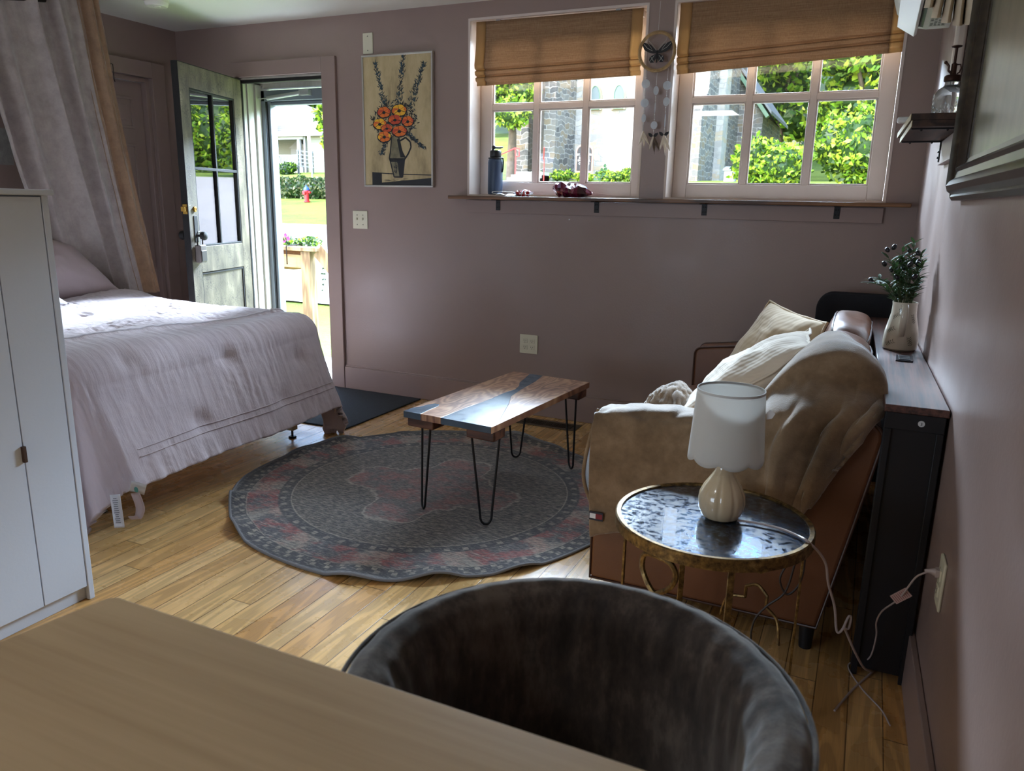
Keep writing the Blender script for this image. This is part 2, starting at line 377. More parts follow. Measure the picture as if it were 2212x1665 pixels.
def knob(side):
    g = G(); c = D_(LW-.062, 1.03, .02 if side > 0 else -.02); n = -dn*side
    prof = [(0.008, 0), (.008, .03), (.022, .035), (.028, .05), (.024, .064), (.008, .07)]
    q = Vector((0, 0, 1)).rotation_difference(n).to_matrix().to_4x4()
    vs = G(); vs.lathe(prof, n=16); g.add([c+q@Vector(p) for p in vs.v], vs.f)
    return g.build('door_knob', BLK, fd)
knob(1); knob(-1)
g = G(); q = Vector((0, 0, 1)).rotation_difference(-dn).to_matrix().to_4x4(); vs = G(); vs.lathe([(.0165, 0), (.0165, .008), (.010, .010), (.009, .009)], n=20)
g.add([D_(LW-.062, 1.19, .02)+q@Vector(p) for p in vs.v], vs.f); g.build('deadbolt', BRASS, fd)
g = G(); dbox(g, LW-.012, LW+.006, 1.16, 1.22, -.015, .015); dbox(g, LW+.002, LW+.03, 1.175, 1.205, -.012, .012); g.build('latch', BRASS, fd, bevel=.002)
lb = G(); dbox(lb, LW-.10, LW-.03, .865, .975, .022, .062)
lk = lb.build('lockbox', pm('grey_lockbox', (96, 88, 84), .45, .1, var=.1, vs=20), bevel=.008, seg=3)
tag(lk, 'grey key lockbox hanging from the knob of the open door', 'lockbox')
g = G(); dbox(g, LW-.093, LW-.037, .875, .94, .062, .066); g.build('keypad', pm('lockbox_cover', (60, 56, 54), .4), lk, bevel=.002)
g = G(); g.tube([D_(LW-.09, .97, .042), D_(LW-.09, 1.04, .042), D_(LW-.075, 1.055, .042), D_(LW-.05, 1.055, .042), D_(LW-.035, 1.04, .042), D_(LW-.035, .97, .042)], .004, 8); g.build('shackle', IRON, lk)
# flaking white paint patches on the wall around the door's outer edge, seen beyond the leaf
g = G(); random.seed(3)
yy0 = YB-.0245
def blob(g, cx, cz, rx, rz, y, n=14, sd=1, th=.001):
    rr = random.Random(sd); p = []
    for k in range(n):
        a = 2*math.pi*k/n; q = .8+.4*rr.random(); p.append((cx+rx*q*math.cos(a), cz+rz*q*math.sin(a)))
    g.prism(p, y-th, y)
for i in range(9): blob(g, -4.452+.008*math.sin(i*2), .98+i*.10, .022, .055, YB-.001, sd=i)
blob(g, -4.44, .88, .035, .09, YB-.001, sd=20)
g.box(-4.53, -4.47, YB-.006, YB-.001, 1.93, 2.07)
struct(g.build('trim_6', pm('bare_white_patch', (206, 200, 190), .7, var=.08, vs=30), smooth=0))
# jamb and storm door frame outside
JW = pm('old_white_jamb_paint', (166, 163, 152), .55, var=.09, vs=14, bs=.3, bscale=30, stretch=(3, 3, .5))
SG = pm('grey_storm_door_metal', (112, 119, 126), .4, .2, var=.04, vs=5)
g = G(); g.box(DR[0], DR[0]+.014, YB, YB+T, 0, 2.03); g.box(DR[1]-.014, DR[1], YB, YB+T, 0, 2.03); g.box(DR[0], DR[1], YB, YB+T, 2.03, 2.045)
g.box(DR[0]-.02, DR[0]+.03, YB+T-.10, YB+T+.04, 0, 2.02); g.box(DR[0]+.014, DR[0]+.024, YB+.05, YB+.062, 0, 2.02); g.box(DR[0], DR[1], YB+T-.04, YB+T+.05, 2.0, 2.05)
struct(g.build('trim_7', JW, bevel=.002))
g = G(); g.box(DR[0]+.014, DR[0]+.02, YB+.0, YB+.012, 0, 2.03); g.box(DR[0]+.014, DR[1]-.014, YB+.0, YB+.03, 2.01, 2.03); struct(g.build('trim_8', BLK, smooth=0))
d3 = sthing('door_3', (DR[0]+.05, YB+T, 0), 'grey metal storm door frame outside the open door', 'door')
g = G(); yy = YB+T
g.box(DR[0]+.03, DR[0]+.062, yy-.05, yy+.03, .02, 1.985); g.box(DR[0]+.066, DR[0]+.09, yy-.03, yy+.035, .02, 1.985); g.box(DR[0]+.03, DR[1]-.014, yy-.05, yy+.03, 1.915, 1.985)
g.box(DR[0]+.09, DR[1]-.014, yy-.02, yy+.03, 1.89, 1.913)
g.build('door_frame', SG, d3, bevel=.004)
g = G(); g.box(DR[0]+.0615, DR[0]+.0665, yy-.045, yy+.02, .02, 1.985); g.build('seal', BLK, d3, smooth=0)
g = G(); g.tube([(DR[0]+.03, yy-.075, 1.93), (DR[0]+.12, yy-.075, 1.93)], .004, 8); g.tube([(DR[0]+.11, yy-.075, 1.93), (DR[0]+.40, yy-.075, 1.955)], .014, 12); g.box(DR[0]+.39, DR[0]+.47, yy-.085, yy-.05, 1.94, 1.975)
g.build('door_closer', pm('closer_metal', (176, 178, 176), .35, .5), d3)
g = G(); g.box(DR[0], DR[1], YB, YB+T+.12, -.03, .022); struct(g.build('trim_9', pm('pale_threshold', (190, 188, 184), .5, .3), bevel=.004))

# ------------------------------------------------------------------ sash windows (six over lites) with real panes
def sash(name, w, label):
    root = sthing(name, ((w[0]+w[1])/2, YB+.15, w[2]), label, 'window')
    x0, x1, z0, z1 = w[0]+.013, w[1]-.013, w[2]+.013, w[3]-.013; y0, y1 = YB+.135, YB+.175
    st = .075; n = 3; mw = .030
    gx0, gx1, gz0, gz1 = x0+st, x1-st, z0+.072, z1-.06
    g = G(); g.box(x0, gx0, y0, y1, z0, z1); g.box(gx1, x1, y0, y1, z0, z1); g.box(gx0, gx1, y0, y1, z0, gz0); g.box(gx0, gx1, y0, y1, gz1, z1)
    g.build('window_frame', WHITEP, root, bevel=.003)
    pw = (gx1-gx0-2*mw)/3; xs = [gx0+pw, gx0+2*pw+mw]; rows = [1.802, 1.802+.03+.41]
    g = G()
    for x in xs: g.box(x, x+mw, y0+.003, y1-.003, gz0, gz1)
    for z in rows[:1]:
        a = gx0
        for x in xs+[gx1]: g.box(a, x, y0+.003, y1-.003, z, z+.03); a = x+mw
    g.build('glazing_bar', WHITEP, root, bevel=.002)
    g = G()   # putty bead mouldings round every lite
    for c in range(3):
        a = gx0+c*(pw+mw); b_ = a+pw
        for (zz0, zz1) in ((gz0, 1.802), (1.832, gz1)):
            for e, (p, q, r, s) in enumerate(((a, a+.009, zz0, zz1), (b_-.009, b_, zz0, zz1), (a+.009, b_-.009, zz0, zz0+.009), (a+.009, b_-.009, zz1-.009, zz1))): g.box(p, q, y0+.010, y0+.026, r, s)
    g.build('putty_bead', WHITEP, root, bevel=.003)
    g = G(); g.box(gx0, gx1, y0+.026, y0+.029, gz0, gz1); g.build('pane', glass(), root, smooth=0)
    return root
sash('window_1', W1, 'six pane white window left of the wind chime, above the shelf')
sash('window_2', W2, 'six pane white window right of the wind chime, above the shelf')
# roman blinds
def m_blind():
    m, nt, b = newmat('woven_brown_blind'); v = obc(nt)
    n1 = noi(nt, mapping(nt, v, (3, 3, 120)), 2, 4, .7); n2 = noi(nt, mapping(nt, v, (160, 160, 20)), 2, 3, .6)
    wv = nd(nt, 'TexWave', {'Vector': v, 'Scale': 55., 'Distortion': 2.}, out=1, bands_direction='Z')
    c = ramp(nt, mth(nt, 'ADD', mth(nt, 'MULTIPLY', n1, .6), mth(nt, 'MULTIPLY', n2, .4)), [(.35, rgb(138, 106, 78)), (.5, rgb(168, 134, 102)), (.66, rgb(194, 162, 128))])
    setc(nt, b, 'Base Color', c); b.inputs['Roughness'].default_value = .85
    bump(nt, b, mth(nt, 'ADD', wv, n2), .4, .002)
    tr = nd(nt, 'BsdfTranslucent', {0: rgb(150, 122, 96)}); out = nt.nodes['Material Output']
    nt.links.new(nd(nt, 'MixShader', {0: .30, 1: b.outputs[0], 2: tr}), out.inputs[0]); return m
BLIND = m_blind()
def m_tape():
    m, nt, b = newmat('tan_blind_border'); b.inputs['Base Color'].default_value = rgb(186, 146, 98); b.inputs['Roughness'].default_value = .8
    bump(nt, b, noi(nt, obc(nt), 300, 3), .2, .001)
    tr = nd(nt, 'BsdfTranslucent', {0: rgb(180, 150, 110)}); out = nt.nodes['Material Output']
    nt.links.new(nd(nt, 'MixShader', {0: .35, 1: b.outputs[0], 2: tr}), out.inputs[0]); return m
TAPE = m_tape()
def blind(x0, x1, zt, zb, zb2, label):
    root = thing('roman_blind', label, 'window blind', ((x0+x1)/2, YB+.03, zt), 'brown roman blinds')
    # side profile of the cloth (y, z): hangs at y=YB-.0.. then three stacked folds; bottom slopes from zb to zb2
    def prof(k, z0):
        base = [(.022, zt), (.020, zt-.10), (.012, z0+.17), (.000, z0+.110), (.004, z0+.092), (.022, z0+.086), (.024, z0+.082), (.006, z0+.074), (.010, z0+.058), (.030, z0+.053), (.031, z0+.049), (.014, z0+.040), (.018, z0+.026), (.034, z0+.020), (.034, z0)]
        return base[k]
    N = 15
    def mk(xa, xb, nx, name, mat, dy=0):
        def fn(u, v):
            x = xa+(xb-xa)*u; t = (x-x0)/(x1-x0); z0 = zb+(zb2-zb)*t; k = v*(N-1); i = min(int(k), N-2); f = k-i
            a, b_ = prof(i, z0), prof(i+1, z0)
            return Vector((x, YB+a[0]*(1-f)+b_[0]*f+.0008*math.sin(x*9)+dy, a[1]*(1-f)+b_[1]*f))
        g = G(); g.grid(nx, 57, fn); return g.build(name, mat, root, smooth=180, solid=.002)
    mk(x0+.055, x1-.055, 30, 'blind_panel', BLIND); mk(x0, x0+.06, 4, 'border_tape', TAPE, -.002); mk(x1-.06, x1, 4, 'border_tape', TAPE, -.002)
    g = G(); g.box(x0+.005, x1-.005, YB+.045, YB+.085, zt-.035, zt-.004); g.build('headrail', WHITEP, root)
    for t in (.14, .86):
        g = G(); x = x0+(x1-x0)*t; g.box(x-.014, x+.014, YB+.02, YB+.05, zt-.002, zt+.012); g.build('bracket', pm('steel', (160, 160, 160), .3, .9), root)
    g = G(); g.tube([(x1-.03, YB+.09, zt-.02), (x1-.02, YB+.10, zb2+.25), (x1-.028, YB+.10, zb2+.02)], .0018, 6); g.build('cord', pm('pale_cord', (220, 210, 190), .7), root)
    return root
blind(-2.195, -1.215, 2.268, 1.925, 1.94, 'woven brown roman blind half lowered over the left window')
blind(-1.020, .030, 2.29, 1.935, 1.985, 'woven brown roman blind half lowered over the right window')

# ------------------------------------------------------------------ window shelf with what stands on it
SHW = None
def m_wood(name, c1, c2, c3, axis=0, scale=1., rough=.4, ring=40, coat=0., bs=.15):
    if name in MC: return MC[name]
    m, nt, b = newmat(name); MC[name] = m; v = obc(nt)
    sc = [7, 7, 7]; sc[axis] = .9
    mv = mapping(nt, v, tuple(x*scale for x in sc)); w = noi(nt, mv, 1., 3, .5)
    rg = mth(nt, 'SINE', mth(nt, 'MULTIPLY', w, ring)); sf = [220, 220, 220]; sf[axis] = 7
    fn = noi(nt, mapping(nt, v, tuple(x*scale for x in sf)), 1, 3)
    f = mth(nt, 'ADD', mth(nt, 'MULTIPLY', rg, .22), mth(nt, 'ADD', mth(nt, 'MULTIPLY', fn, .5), .25))
    setc(nt, b, 'Base Color', ramp(nt, f, [(.25, rgb(*c1)), (.5, rgb(*c2)), (.75, rgb(*c3))]))
    b.inputs['Roughness'].default_value = rough; b.inputs['Coat Weight'].default_value = coat
    bump(nt, b, f, bs, .001); return m
ws = thing('window_shelf', 'long brown wooden shelf running beneath both windows', 'shelf', (-1.08, YB-.02, 1.29))
g = G(); g.box(-2.315, .150, 4.075, YB, 1.283, 1.302); g.build('shelf_board', m_wood('shelf_walnut', (70, 44, 24), (104, 68, 38), (130, 90, 54), 0), ws, bevel=.003)
for x in (-2.02, -1.41, -.815, -.169):
    g = G(); g.box(x-.014, x+.014, YB-.023, YB-.0203, 1.222, 1.283); g.box(x-.014, x+.014, 4.09, YB-.02, 1.2795, 1.283)
    for dz in (.015, .04): g.sphere((x-.006, YB-.023, 1.225+dz), .003, 8, 6); g.sphere((x+.006, YB-.023, 1.225+dz), .003, 8, 6)
    g.build('bracket', pm('black_bracket', (24, 22, 24), .45, .3), ws, bevel=.001)
BB = MC['black_bracket']
# bottle
bx, by, bz = -2.085, 4.245, 1.313
bt = thing('water_bottle', 'dark blue metal water bottle with a black straw lid on the window shelf', 'bottle', (bx, by, bz))
def m_bottle():
    m, nt, b = newmat('navy_powder_coat'); b.inputs['Base Color'].default_value = rgb(58, 74, 98); b.inputs['Roughness'].default_value = .42
    bump(nt, b, noi(nt, obc(nt), 500, 2), .2, .0006); return m
g = G(); g.lathe([(.038, 0), (.043, .004), (.0445, .02), (.0445, .185), (.042, .198), (.034, .208), (.031, .213)], (bx, by, bz), 40); g.build('bottle_body', m_bottle(), bt)
PLB = pm('black_plastic', (26, 28, 32), .4)
g = G(); g.lathe([(.0315, .214), (.034, .217), (.035, .245), (.032, .252), (.028, .254)], (bx, by, bz), 32); g.build('lid', PLB, bt)
g = G(); g.tube([(bx-.02, by, bz+.255), (bx-.01, by, bz+.27), (bx+.03, by, bz+.268), (bx+.048, by, bz+.272)], [.009, .011, .009, .006], 10, flat=.6); g.sphere((bx-.012, by, bz+.272), .012, 10, 8); g.build('straw_spout', PLB, bt)
g = G(); g.tube([(bx+.036, by, bz+.212), (bx+.048, by, bz+.212), (bx+.052, by, bz+.19), (bx+.05, by, bz+.15), (bx+.046, by, bz+.13)], .0045, 8); g.tube([(bx+.04*math.cos(a), by+.04*math.sin(a), bz+.209) for a in [i*math.pi/12 for i in range(24)]], .004, 6, closed=True); g.build('carry_strap', PLB, bt)
# crumpled wrappers
def crumple(name, cx, cy, cz, L, Wd, H, mats, label, cat, seed, rot=0, twist=0.):
    rr = random.Random(seed)
    def fn(u, v):
        a = 2*math.pi*v; s = (u-.5)*2; e = (1-abs(s)**3.0)**.5 if abs(s) < 1 else 0.05
        e = max(e, .10); n = fbm(u*2.6+seed, math.cos(a)*1.3, math.sin(a)*1.3)-.9*abs(fbm(u*4+seed*2, math.cos(a)*2, math.sin(a)*2))+.25
        x = s*L/2; y = math.cos(a)*Wd/2*e*(1+.35*n)+.01*math.sin(u*7); z = H/2+math.sin(a)*H/2*e*(1+.5*n)+twist*s
        return Vector((cx+x*math.cos(rot)-y*math.sin(rot), cy+x*math.sin(rot)+y*math.cos(rot), max(cz, cz+z)))
    g = G(); g.grid(13, 11, fn, cv=True); g.v = [(x+rr.gauss(0, .0022), y+rr.gauss(0, .0022), max(cz, z+rr.gauss(0, .0035))) for x, y, z in g.v]
    g.mi = [(1 if fbm(f[0]*.05, seed, 3) > .12 else 0)+(1 if fbm(f[0]*.02, seed, 9) > .28 else 0) for f in g.f]; g.mi = [min(x, len(mats)-1) for x in g.mi]
    o = g.build(name, mats, smooth=0); return tag(o, label, cat)
FP = pm('plum_foil', (112, 30, 62), .22, .25, coat=.5); FP2 = pm('dark_plum_foil', (70, 24, 40), .2, .3, coat=.5); FV = pm('violet_foil', (150, 120, 160), .22, .3, coat=.5)
crumple('snack_bag', -1.565, 4.165, 1.303, .235, .10, .075, [FP, FP2, FV], 'crumpled plum coloured foil snack bag on the window shelf', 'bag', 4, -.05, -.012)
FR = pm('red_wrapper', (158, 26, 34), .3); FWh = pm('white_wrapper', (214, 218, 226), .35, coat=.3)
crumple('candy_wrapper', -1.865, 4.17, 1.303, .11, .05, .035, [FR, FWh, FR], 'small red and white snack wrapper beside the water bottle', 'wrapper', 11, .1)
def paper(u, v):
    return Vector((-2.03+.13*u, 4.13+.07*v, 1.3045+.018*abs(math.sin(u*5+v*2))*(1-u)+.010*v*u))
g = G(); g.grid(12, 8, paper); pp = g.build('paper_scrap', FWh, smooth=30, solid=.001); tag(pp, 'white crumpled paper strip lying between the water bottle and the red wrapper', 'paper')
g = G(); g.tube([(-1.98+.13*math.cos(a)*.6, 4.15+.03*math.sin(a), 1.318+.014*math.sin(a*.8)) for a in [i*.35 for i in range(15)]], .0012, 6); tag(g.build('string_loop', MC['pale_cord']), 'thin pale loop of string lying by the red wrapper', 'string')

# ------------------------------------------------------------------ wall plates, nail, detectors
IV = pm('ivory_plastic', (214, 208, 184), .4)
DKH = pm('slot_black', (30, 26, 24), .6)
bp = thing('blank_wall_plate', 'blank ivory wall plate above the flower picture', 'wall plate', (-2.93, YB, 2.2))
g = G(); g.box(-2.966, -2.893, YB-.007, YB, 2.135, 2.256); g.build('plate', IV, bp, bevel=.003)
for z in (2.155, 2.236): g = G(); g.lathe([(.0035, 0), (.003, .0015)], n=10); g.v = [(x-2.93, YB-.007-zz, y+z) for x, y, zz in g.v]; g.build('screw', pm('screw_metal', (120, 116, 104), .4, .6), bp)
sp = thing('light_switch', 'ivory double toggle light switch beside the door casing', 'switch', (-3.02, YB, 1.14))
g = G(); g.box(-3.077, -2.962, YB-.007, YB, 1.083, 1.197); g.build('plate', IV, sp, bevel=.003)
for x in (-3.042, -2.997):
    g = G(); g.box(x-.0045, x+.0045, YB-.018, YB-.006, 1.138, 1.153); g.build('toggle', IV, sp, bevel=.002)
    for z in (1.110, 1.170): g = G(); g.sphere((x, YB-.007, z), .003, 8, 6); g.build('screw', MC['screw_metal'], sp)
def quad(name, label, c, ex, n, w, h, cols):
    ex = Vector(ex); n = Vector(n); c = Vector(c); root = thing(name, label, 'outlet', c)
    g = G(); g.obox(c+n*.0035, (w, .007, h), ex, n, (0,0,1)); g.build('plate', IV, root, bevel=.003)
    for dx in cols:
        for dz in (-.0195, .0195):
            g = G(); g.obox(c+ex*dx+n*.008+Vector((0,0,dz)), (.032, .004, .026), ex, n, (0,0,1)); r = g.build('socket', IV, root, bevel=.006, seg=3)
            g = G(); q = c+ex*dx+n*.0101+Vector((0,0,dz))
            g.obox(q+ex*-.006+Vector((0,0,.003)), (.0022, .0006, .008), ex, n, (0,0,1)); g.obox(q+ex*.006+Vector((0,0,.003)), (.0022, .0006, .007), ex, n, (0,0,1)); g.obox(q+Vector((0,0,-.007)), (.004, .0006, .004), ex, n, (0,0,1))
            g.build('slot', DKH, r, smooth=0)
    return root
quad('power_outlet', 'ivory four socket outlet low on the wall behind the coffee table', (-1.808, YB, .437), (1, 0, 0), (0, -1, 0), .118, .116, (-.023, .023))
rn = Vector((-1, -.025, 0)).normalized(); rx = Vector((.025, -1, 0)).normalized()
quad('power_outlet', 'ivory outlet on the right wall with the white lamp plug in it', (wx(1.872), 1.872, .44), rx, rn, .072, .118, (0,))
g = G(); g.lathe([(.002, 0), (.002, .008), (.004, .0085), (.004, .0095)], n=10); g.v = [(x-1.574, YB-zz, y+1.181) for x, y, zz in g.v]; tag(g.build('nail', pm('bright_nail', (190, 186, 180), .3, .6)), 'tiny bright nail head in the wall below the window shelf', 'nail')
sd_ = thing('smoke_detector', 'round white smoke detector on the ceiling', 'smoke detector', (-3.98, 3.46, ZC))
SMK = pm('detector_white', (220, 216, 206), .45)
g = G(); g.lathe([(.055, -.036), (.062, -.030), (.066, -.012), (.070, -.012), (.070, 0)], (-3.93, 3.50, ZC), 36); g.build('detector_body', SMK, sd_)
g = G(); g.lathe([(.018, -.040), (.022, -.036)], (-3.92, 3.495, ZC), 20); g.build('test_button', SMK, sd_)
g = G(); g.lathe([(.05, -.016), (.058, -.012), (.060, 0)], (-3.62, 3.41, ZC), 32); tag(g.build('ceiling_fitting', SMK), 'second low white ceiling disc at the top edge, right of the smoke detector', 'ceiling fitting')
g = G(); g.box(XL, XL+.004, 2.845, 2.935, 1.42, 1.62); tag(g.build('wall_bracket_plate', pm('scuffed_grey_plate', (150, 146, 142), .5, var=.25, vs=25)), 'pale scuffed plate on the wall left of the bed curtain', 'plate')

cf = thing('added_ceiling_light', 'added flush white ceiling fixture for the fill lamp, unseen behind the viewpoint', 'lamp', (-1.8, -.6, ZC))  # made-up fixture, only there to go with the ceiling fill
g = G(); g.lathe([(.30, -.05), (.34, -.04), (.36, -.015), (.36, 0)], (-1.8, -.6, ZC), 40); g.build('added_lamp_housing', SMK, cf)
# ------------------------------------------------------------------ flower picture (flat print in a thin silver frame)
SILV = pm('silver_frame', (196, 192, 186), .35, .7)
fp = thing('flower_picture', 'tall silver framed picture of orange and yellow flowers in a dark jug', 'picture', (-2.715, YB, 1.735))
px0, px1, pz0, pz1 = -2.967, -2.462, 1.348, 2.125
g = G()
for a, b_, c, d in ((px0, px1, pz0, pz0+.011), (px0, px1, pz1-.011, pz1), (px0, px0+.011, pz0+.011, pz1-.011), (px1-.011, px1, pz0+.011, pz1-.011)): g.box(a, b_, YB-.026, YB-.001, c, d)
g.build('picture_frame', SILV, fp, bevel=.002)
def m_canvas():
    m, nt, b = newmat('aged_tan_print'); v = obc(nt)
    n = noi(nt, mapping(nt, v, (9, 1, 3)), 1.5, 6, .65)
    setc(nt, b, 'Base Color', ramp(nt, n, [(.3, rgb(150, 132, 96)), (.5, rgb(184, 164, 122)), (.7, rgb(200, 180, 138))])); b.inputs['Roughness'].default_value = .5; return m
inks = [m_canvas(), pm('ink_black', (26, 26, 28), .5), pm('ink_teal', (34, 62, 72), .5), pm('ink_orange', (222, 112, 40), .5), pm('ink_yellow', (236, 178, 44), .5), pm('ink_red', (196, 74, 44), .5), pm('ink_grey', (120, 112, 86), .5, var=.3, vs=30)]
g = G(); PW, PH = px1-px0-.022, pz1-pz0-.022; ux0, uz0 = px0+.011, pz0+.011
g.box(ux0, ux0+PW, YB-.020, YB-.002, uz0, uz0+PH)
rr = random.Random(7); lay = [0]
def ink(poly, mi):
    lay[0] += 1; y = YB-.0201-lay[0]*.0000008
    g.add([(ux0+u*PW, y, uz0+v*PH) for u, v in poly], [tuple(range(len(poly)))], mi)
def stroke(u, v, a, L, w, mi):
    A = PH/PW; c, s = math.cos(a), math.sin(a); n = (-s, c)
    P = lambda t, o: (u+(c*t*L-s*o*w)*1., v+(s*t*L+c*o*w)/A)
    ink([P(0, 0), P(.35, .5), P(1, 0), P(.35, -.5)], mi)
def edge(pts, w, mi):
    for (a, b_) in zip(pts, pts[1:]):
        dx, dy = b_[0]-a[0], (b_[1]-a[1])*PH/PW; L = math.hypot(dx, dy); nx, ny = -dy/L*w/2, dx/L*w/2/(PH/PW)
        ink([(a[0]+nx, a[1]+ny), (b_[0]+nx, b_[1]+ny), (b_[0]-nx, b_[1]-ny), (a[0]-nx, a[1]-ny)], mi)
# table
ink([(.10, .0), (.10, .10), (.25, .10), (.25, .0)], 1); ink([(.25, .0), (.25, .02), (1, .06), (1, .0)], 1); edge([(.10, .10), (.5, .088), (1, .082)], .012, 1)
for k in range(14): stroke(.25+.5*rr.random(), .03+.02*rr.random(), .1, .1, .006, 1)
# spires
for (ax, ay, bx_, by_) in ((.32, .60, .18, .95), (.52, .60, .60, .985), (.70, .60, .90, .93)):
    for k in range(150):
        t = rr.random(); w = .055*(1-t)+.012
        stroke(ax+(bx_-ax)*t+rr.gauss(0, w*.5), ay+(by_-ay)*t, rr.uniform(.4, 2.7), .035+.03*rr.random(), .012, rr.choice((1, 1, 2, 2, 2)))
for k in range(420):
    a = rr.uniform(0, 6.28); q = rr.random()**.5
    stroke(.46+.34*q*math.cos(a), .52+.14*q*math.sin(a), rr.uniform(0, 6.28), .03+.04*rr.random(), .014, rr.choice((1, 1, 2)))
for k in range(80):
    t = rr.random(); stroke(.62+.25*t+rr.gauss(0, .02), .42-.12*t, rr.uniform(-1.5, 0), .05, .016, rr.choice((1, 2)))
    stroke(.36-.10*t+rr.gauss(0, .02), .40-.15*t, rr.uniform(3.2, 4.6), .04, .014, rr.choice((1, 2)))
# jug
A_ = [(.41, .38), (.39, .27), (.37, .215), (.385, .19), (.44, .065), (.57, .065), (.60, .20), (.615, .215), (.56, .27), (.52, .38)]
ink(A_, 6); ink([(.37, .215), (.615, .215), (.60, .185), (.39, .185)], 1); ink([(.49, .20), (.60, .20), (.57, .065), (.52, .07)], 1)
ink([(.49, .36), (.52, .37), (.60, .22), (.54, .22)], 1)
edge(A_, .018, 1); edge([(.54, .35), (.62, .375), (.69, .34), (.70, .30), (.66, .25), (.61, .21)], .022, 1)
for k in range(40): stroke(.44+.05*rr.random(), .09+.09*rr.random(), rr.uniform(1.2, 1.9), .03, .008, 1)
# flowers
for (cx_, cy_, r1_, r2_, m1, m2) in ((.30, .575, .10, .042, 3, 5), (.53, .585, .11, .045, 4, 3), (.235, .485, .10, .042, 4, 3), (.465, .515, .10, .038, 5, 3), (.655, .50, .085, .040, 3, 5), (.34, .45, .085, .032, 5, 3), (.53, .425, .11, .042, 3, 5), (.30, .385, .10, .042, 3, 4)):
    N = 18; ink([(cx_+1.1*r1_*math.cos(6.283*k/N), cy_-.004+1.12*r2_*math.sin(6.283*k/N)) for k in range(N)], 1)
    for k in range(6):
        a = .2+k*6.283/6; p = (cx_+.45*r1_*math.cos(a), cy_+.45*r2_*math.sin(a)); ink([(p[0]+.55*r1_*math.cos(6.283*j/12), p[1]+.55*r2_*math.sin(6.283*j/12)) for j in range(12)], m1 if k % 3 else m2)
    for k in range(6):
        a = .7+k*6.283/6; edge([(cx_+.25*r1_*math.cos(a), cy_+.25*r2_*math.sin(a)), (cx_+.85*r1_*math.cos(a), cy_+.85*r2_*math.sin(a))], .006, 1 if k % 2 else 5)
    ink([(cx_+.26*r1_*math.cos(6.283*j/10), cy_-.004+.3*r2_*math.sin(6.283*j/10)) for j in range(10)], 1)
pc = g.build('print', inks, fp, smooth=0)

# ------------------------------------------------------------------ wind chime on the pier between the windows
wc = thing('wind_chime', 'hanging butterfly hoop with shell discs and feathers between the two windows', 'wind chime', (-1.11, 4.13, 2.28))
CHY = 4.13
ROPE = pm('jute_rope', (176, 146, 104), .9, var=.2, vs=60, bs=.6, bscale=200); STR = pm('nylon_line', (226, 224, 218), .5)
g = G(); g.tube([(-1.112+.092*math.cos(a), CHY, 2.038+.092*math.sin(a)) for a in [i*math.pi/32 for i in range(64)]], .0075, 10, closed=True)
for i in range(84): a = i*math.pi*2/84; g.tube([(-1.112+.092*math.cos(a+d*.02)+.0088*math.cos(a)*math.sin(p_), CHY+.0088*math.cos(p_), 2.038+.092*math.sin(a+d*.02)+.0088*math.sin(a)*math.sin(p_)) for d, p_ in ((-1, 0), (-.5, 1.57), (0, 3.14), (.5, 4.7), (1, 6.28))], .0014, 4)
g.build('hoop', ROPE, wc)
g = G(); g.tube([(-1.118, CHY+.035, 2.285), (-1.112, CHY, 2.13)], .0008, 5); g.build('hanging_line', STR, wc)
WNG = pm('black_wing_lace', (28, 26, 28), .6); GRW = pm('pale_wire', (190, 186, 180), .4, .5)
g = G()
for s in (-1, 1):
    up_ = [(0, 0), (.012, .014), (.034, .036), (.062, .046), (.080, .050), (.078, .034), (.066, .012), (.044, .000), (.022, -.006), (0, -.008)]
    lo_ = [(0, -.008), (.018, -.012), (.036, -.022), (.040, -.036), (.032, -.050), (.016, -.050), (.006, -.034), (0, -.022)]
    for P_ in (up_, lo_): g.prism([(-1.112+s*x, 2.036+z) for x, z in P_], CHY-.001, CHY+.001)
g.tube([(-1.112, CHY, 2.045), (-1.112, CHY, 1.985)], [.004, .003], 8)
g.build('butterfly', WNG, wc, smooth=0)
g = G()
for s in (-1, 1):
    g.tube([(-1.112+s*x, CHY-.003, 2.036+z) for x, z in ((.05, .042), (.03, .02), (.024, .006), (.05, .02), (.07, .04))], .0011, 5)
    g.tube([(-1.112+s*x, CHY-.003, 2.036+z) for x, z in ((.012, -.016), (.034, -.044))], .0011, 5); g.tube([(-1.112+s*x, CHY-.003, 2.036+z) for x, z in ((.032, -.020), (.014, -.046))], .0011, 5)
    g.tube([(-1.112+s*x, CHY-.002, 2.04+z) for x, z in ((0, 0), (.02, .025), (.045, .05), (.05, .07), (.04, .082))], .0010, 5)
g.build('wing_wire', GRW, wc)
SHL = pm('capiz_shell', (206, 210, 216), .3, coat=.3, var=.08, vs=50, trans=.15)
FE = [pm('cream_feather', (222, 208, 188), .8), pm('brown_feather', (92, 76, 66), .8, var=.3, vs=90)]
strands = [(-1.162, [(1.885, .022, .022), (1.79, .022, .022), (1.714, .012, .021)]), (-1.105, [(1.849, .014, .022), (1.765, .003, .026), (1.678, .018, .020)]), (-1.048, [(1.872, .022, .022), (1.793, .016, .022), (1.70, .003, .034)])]
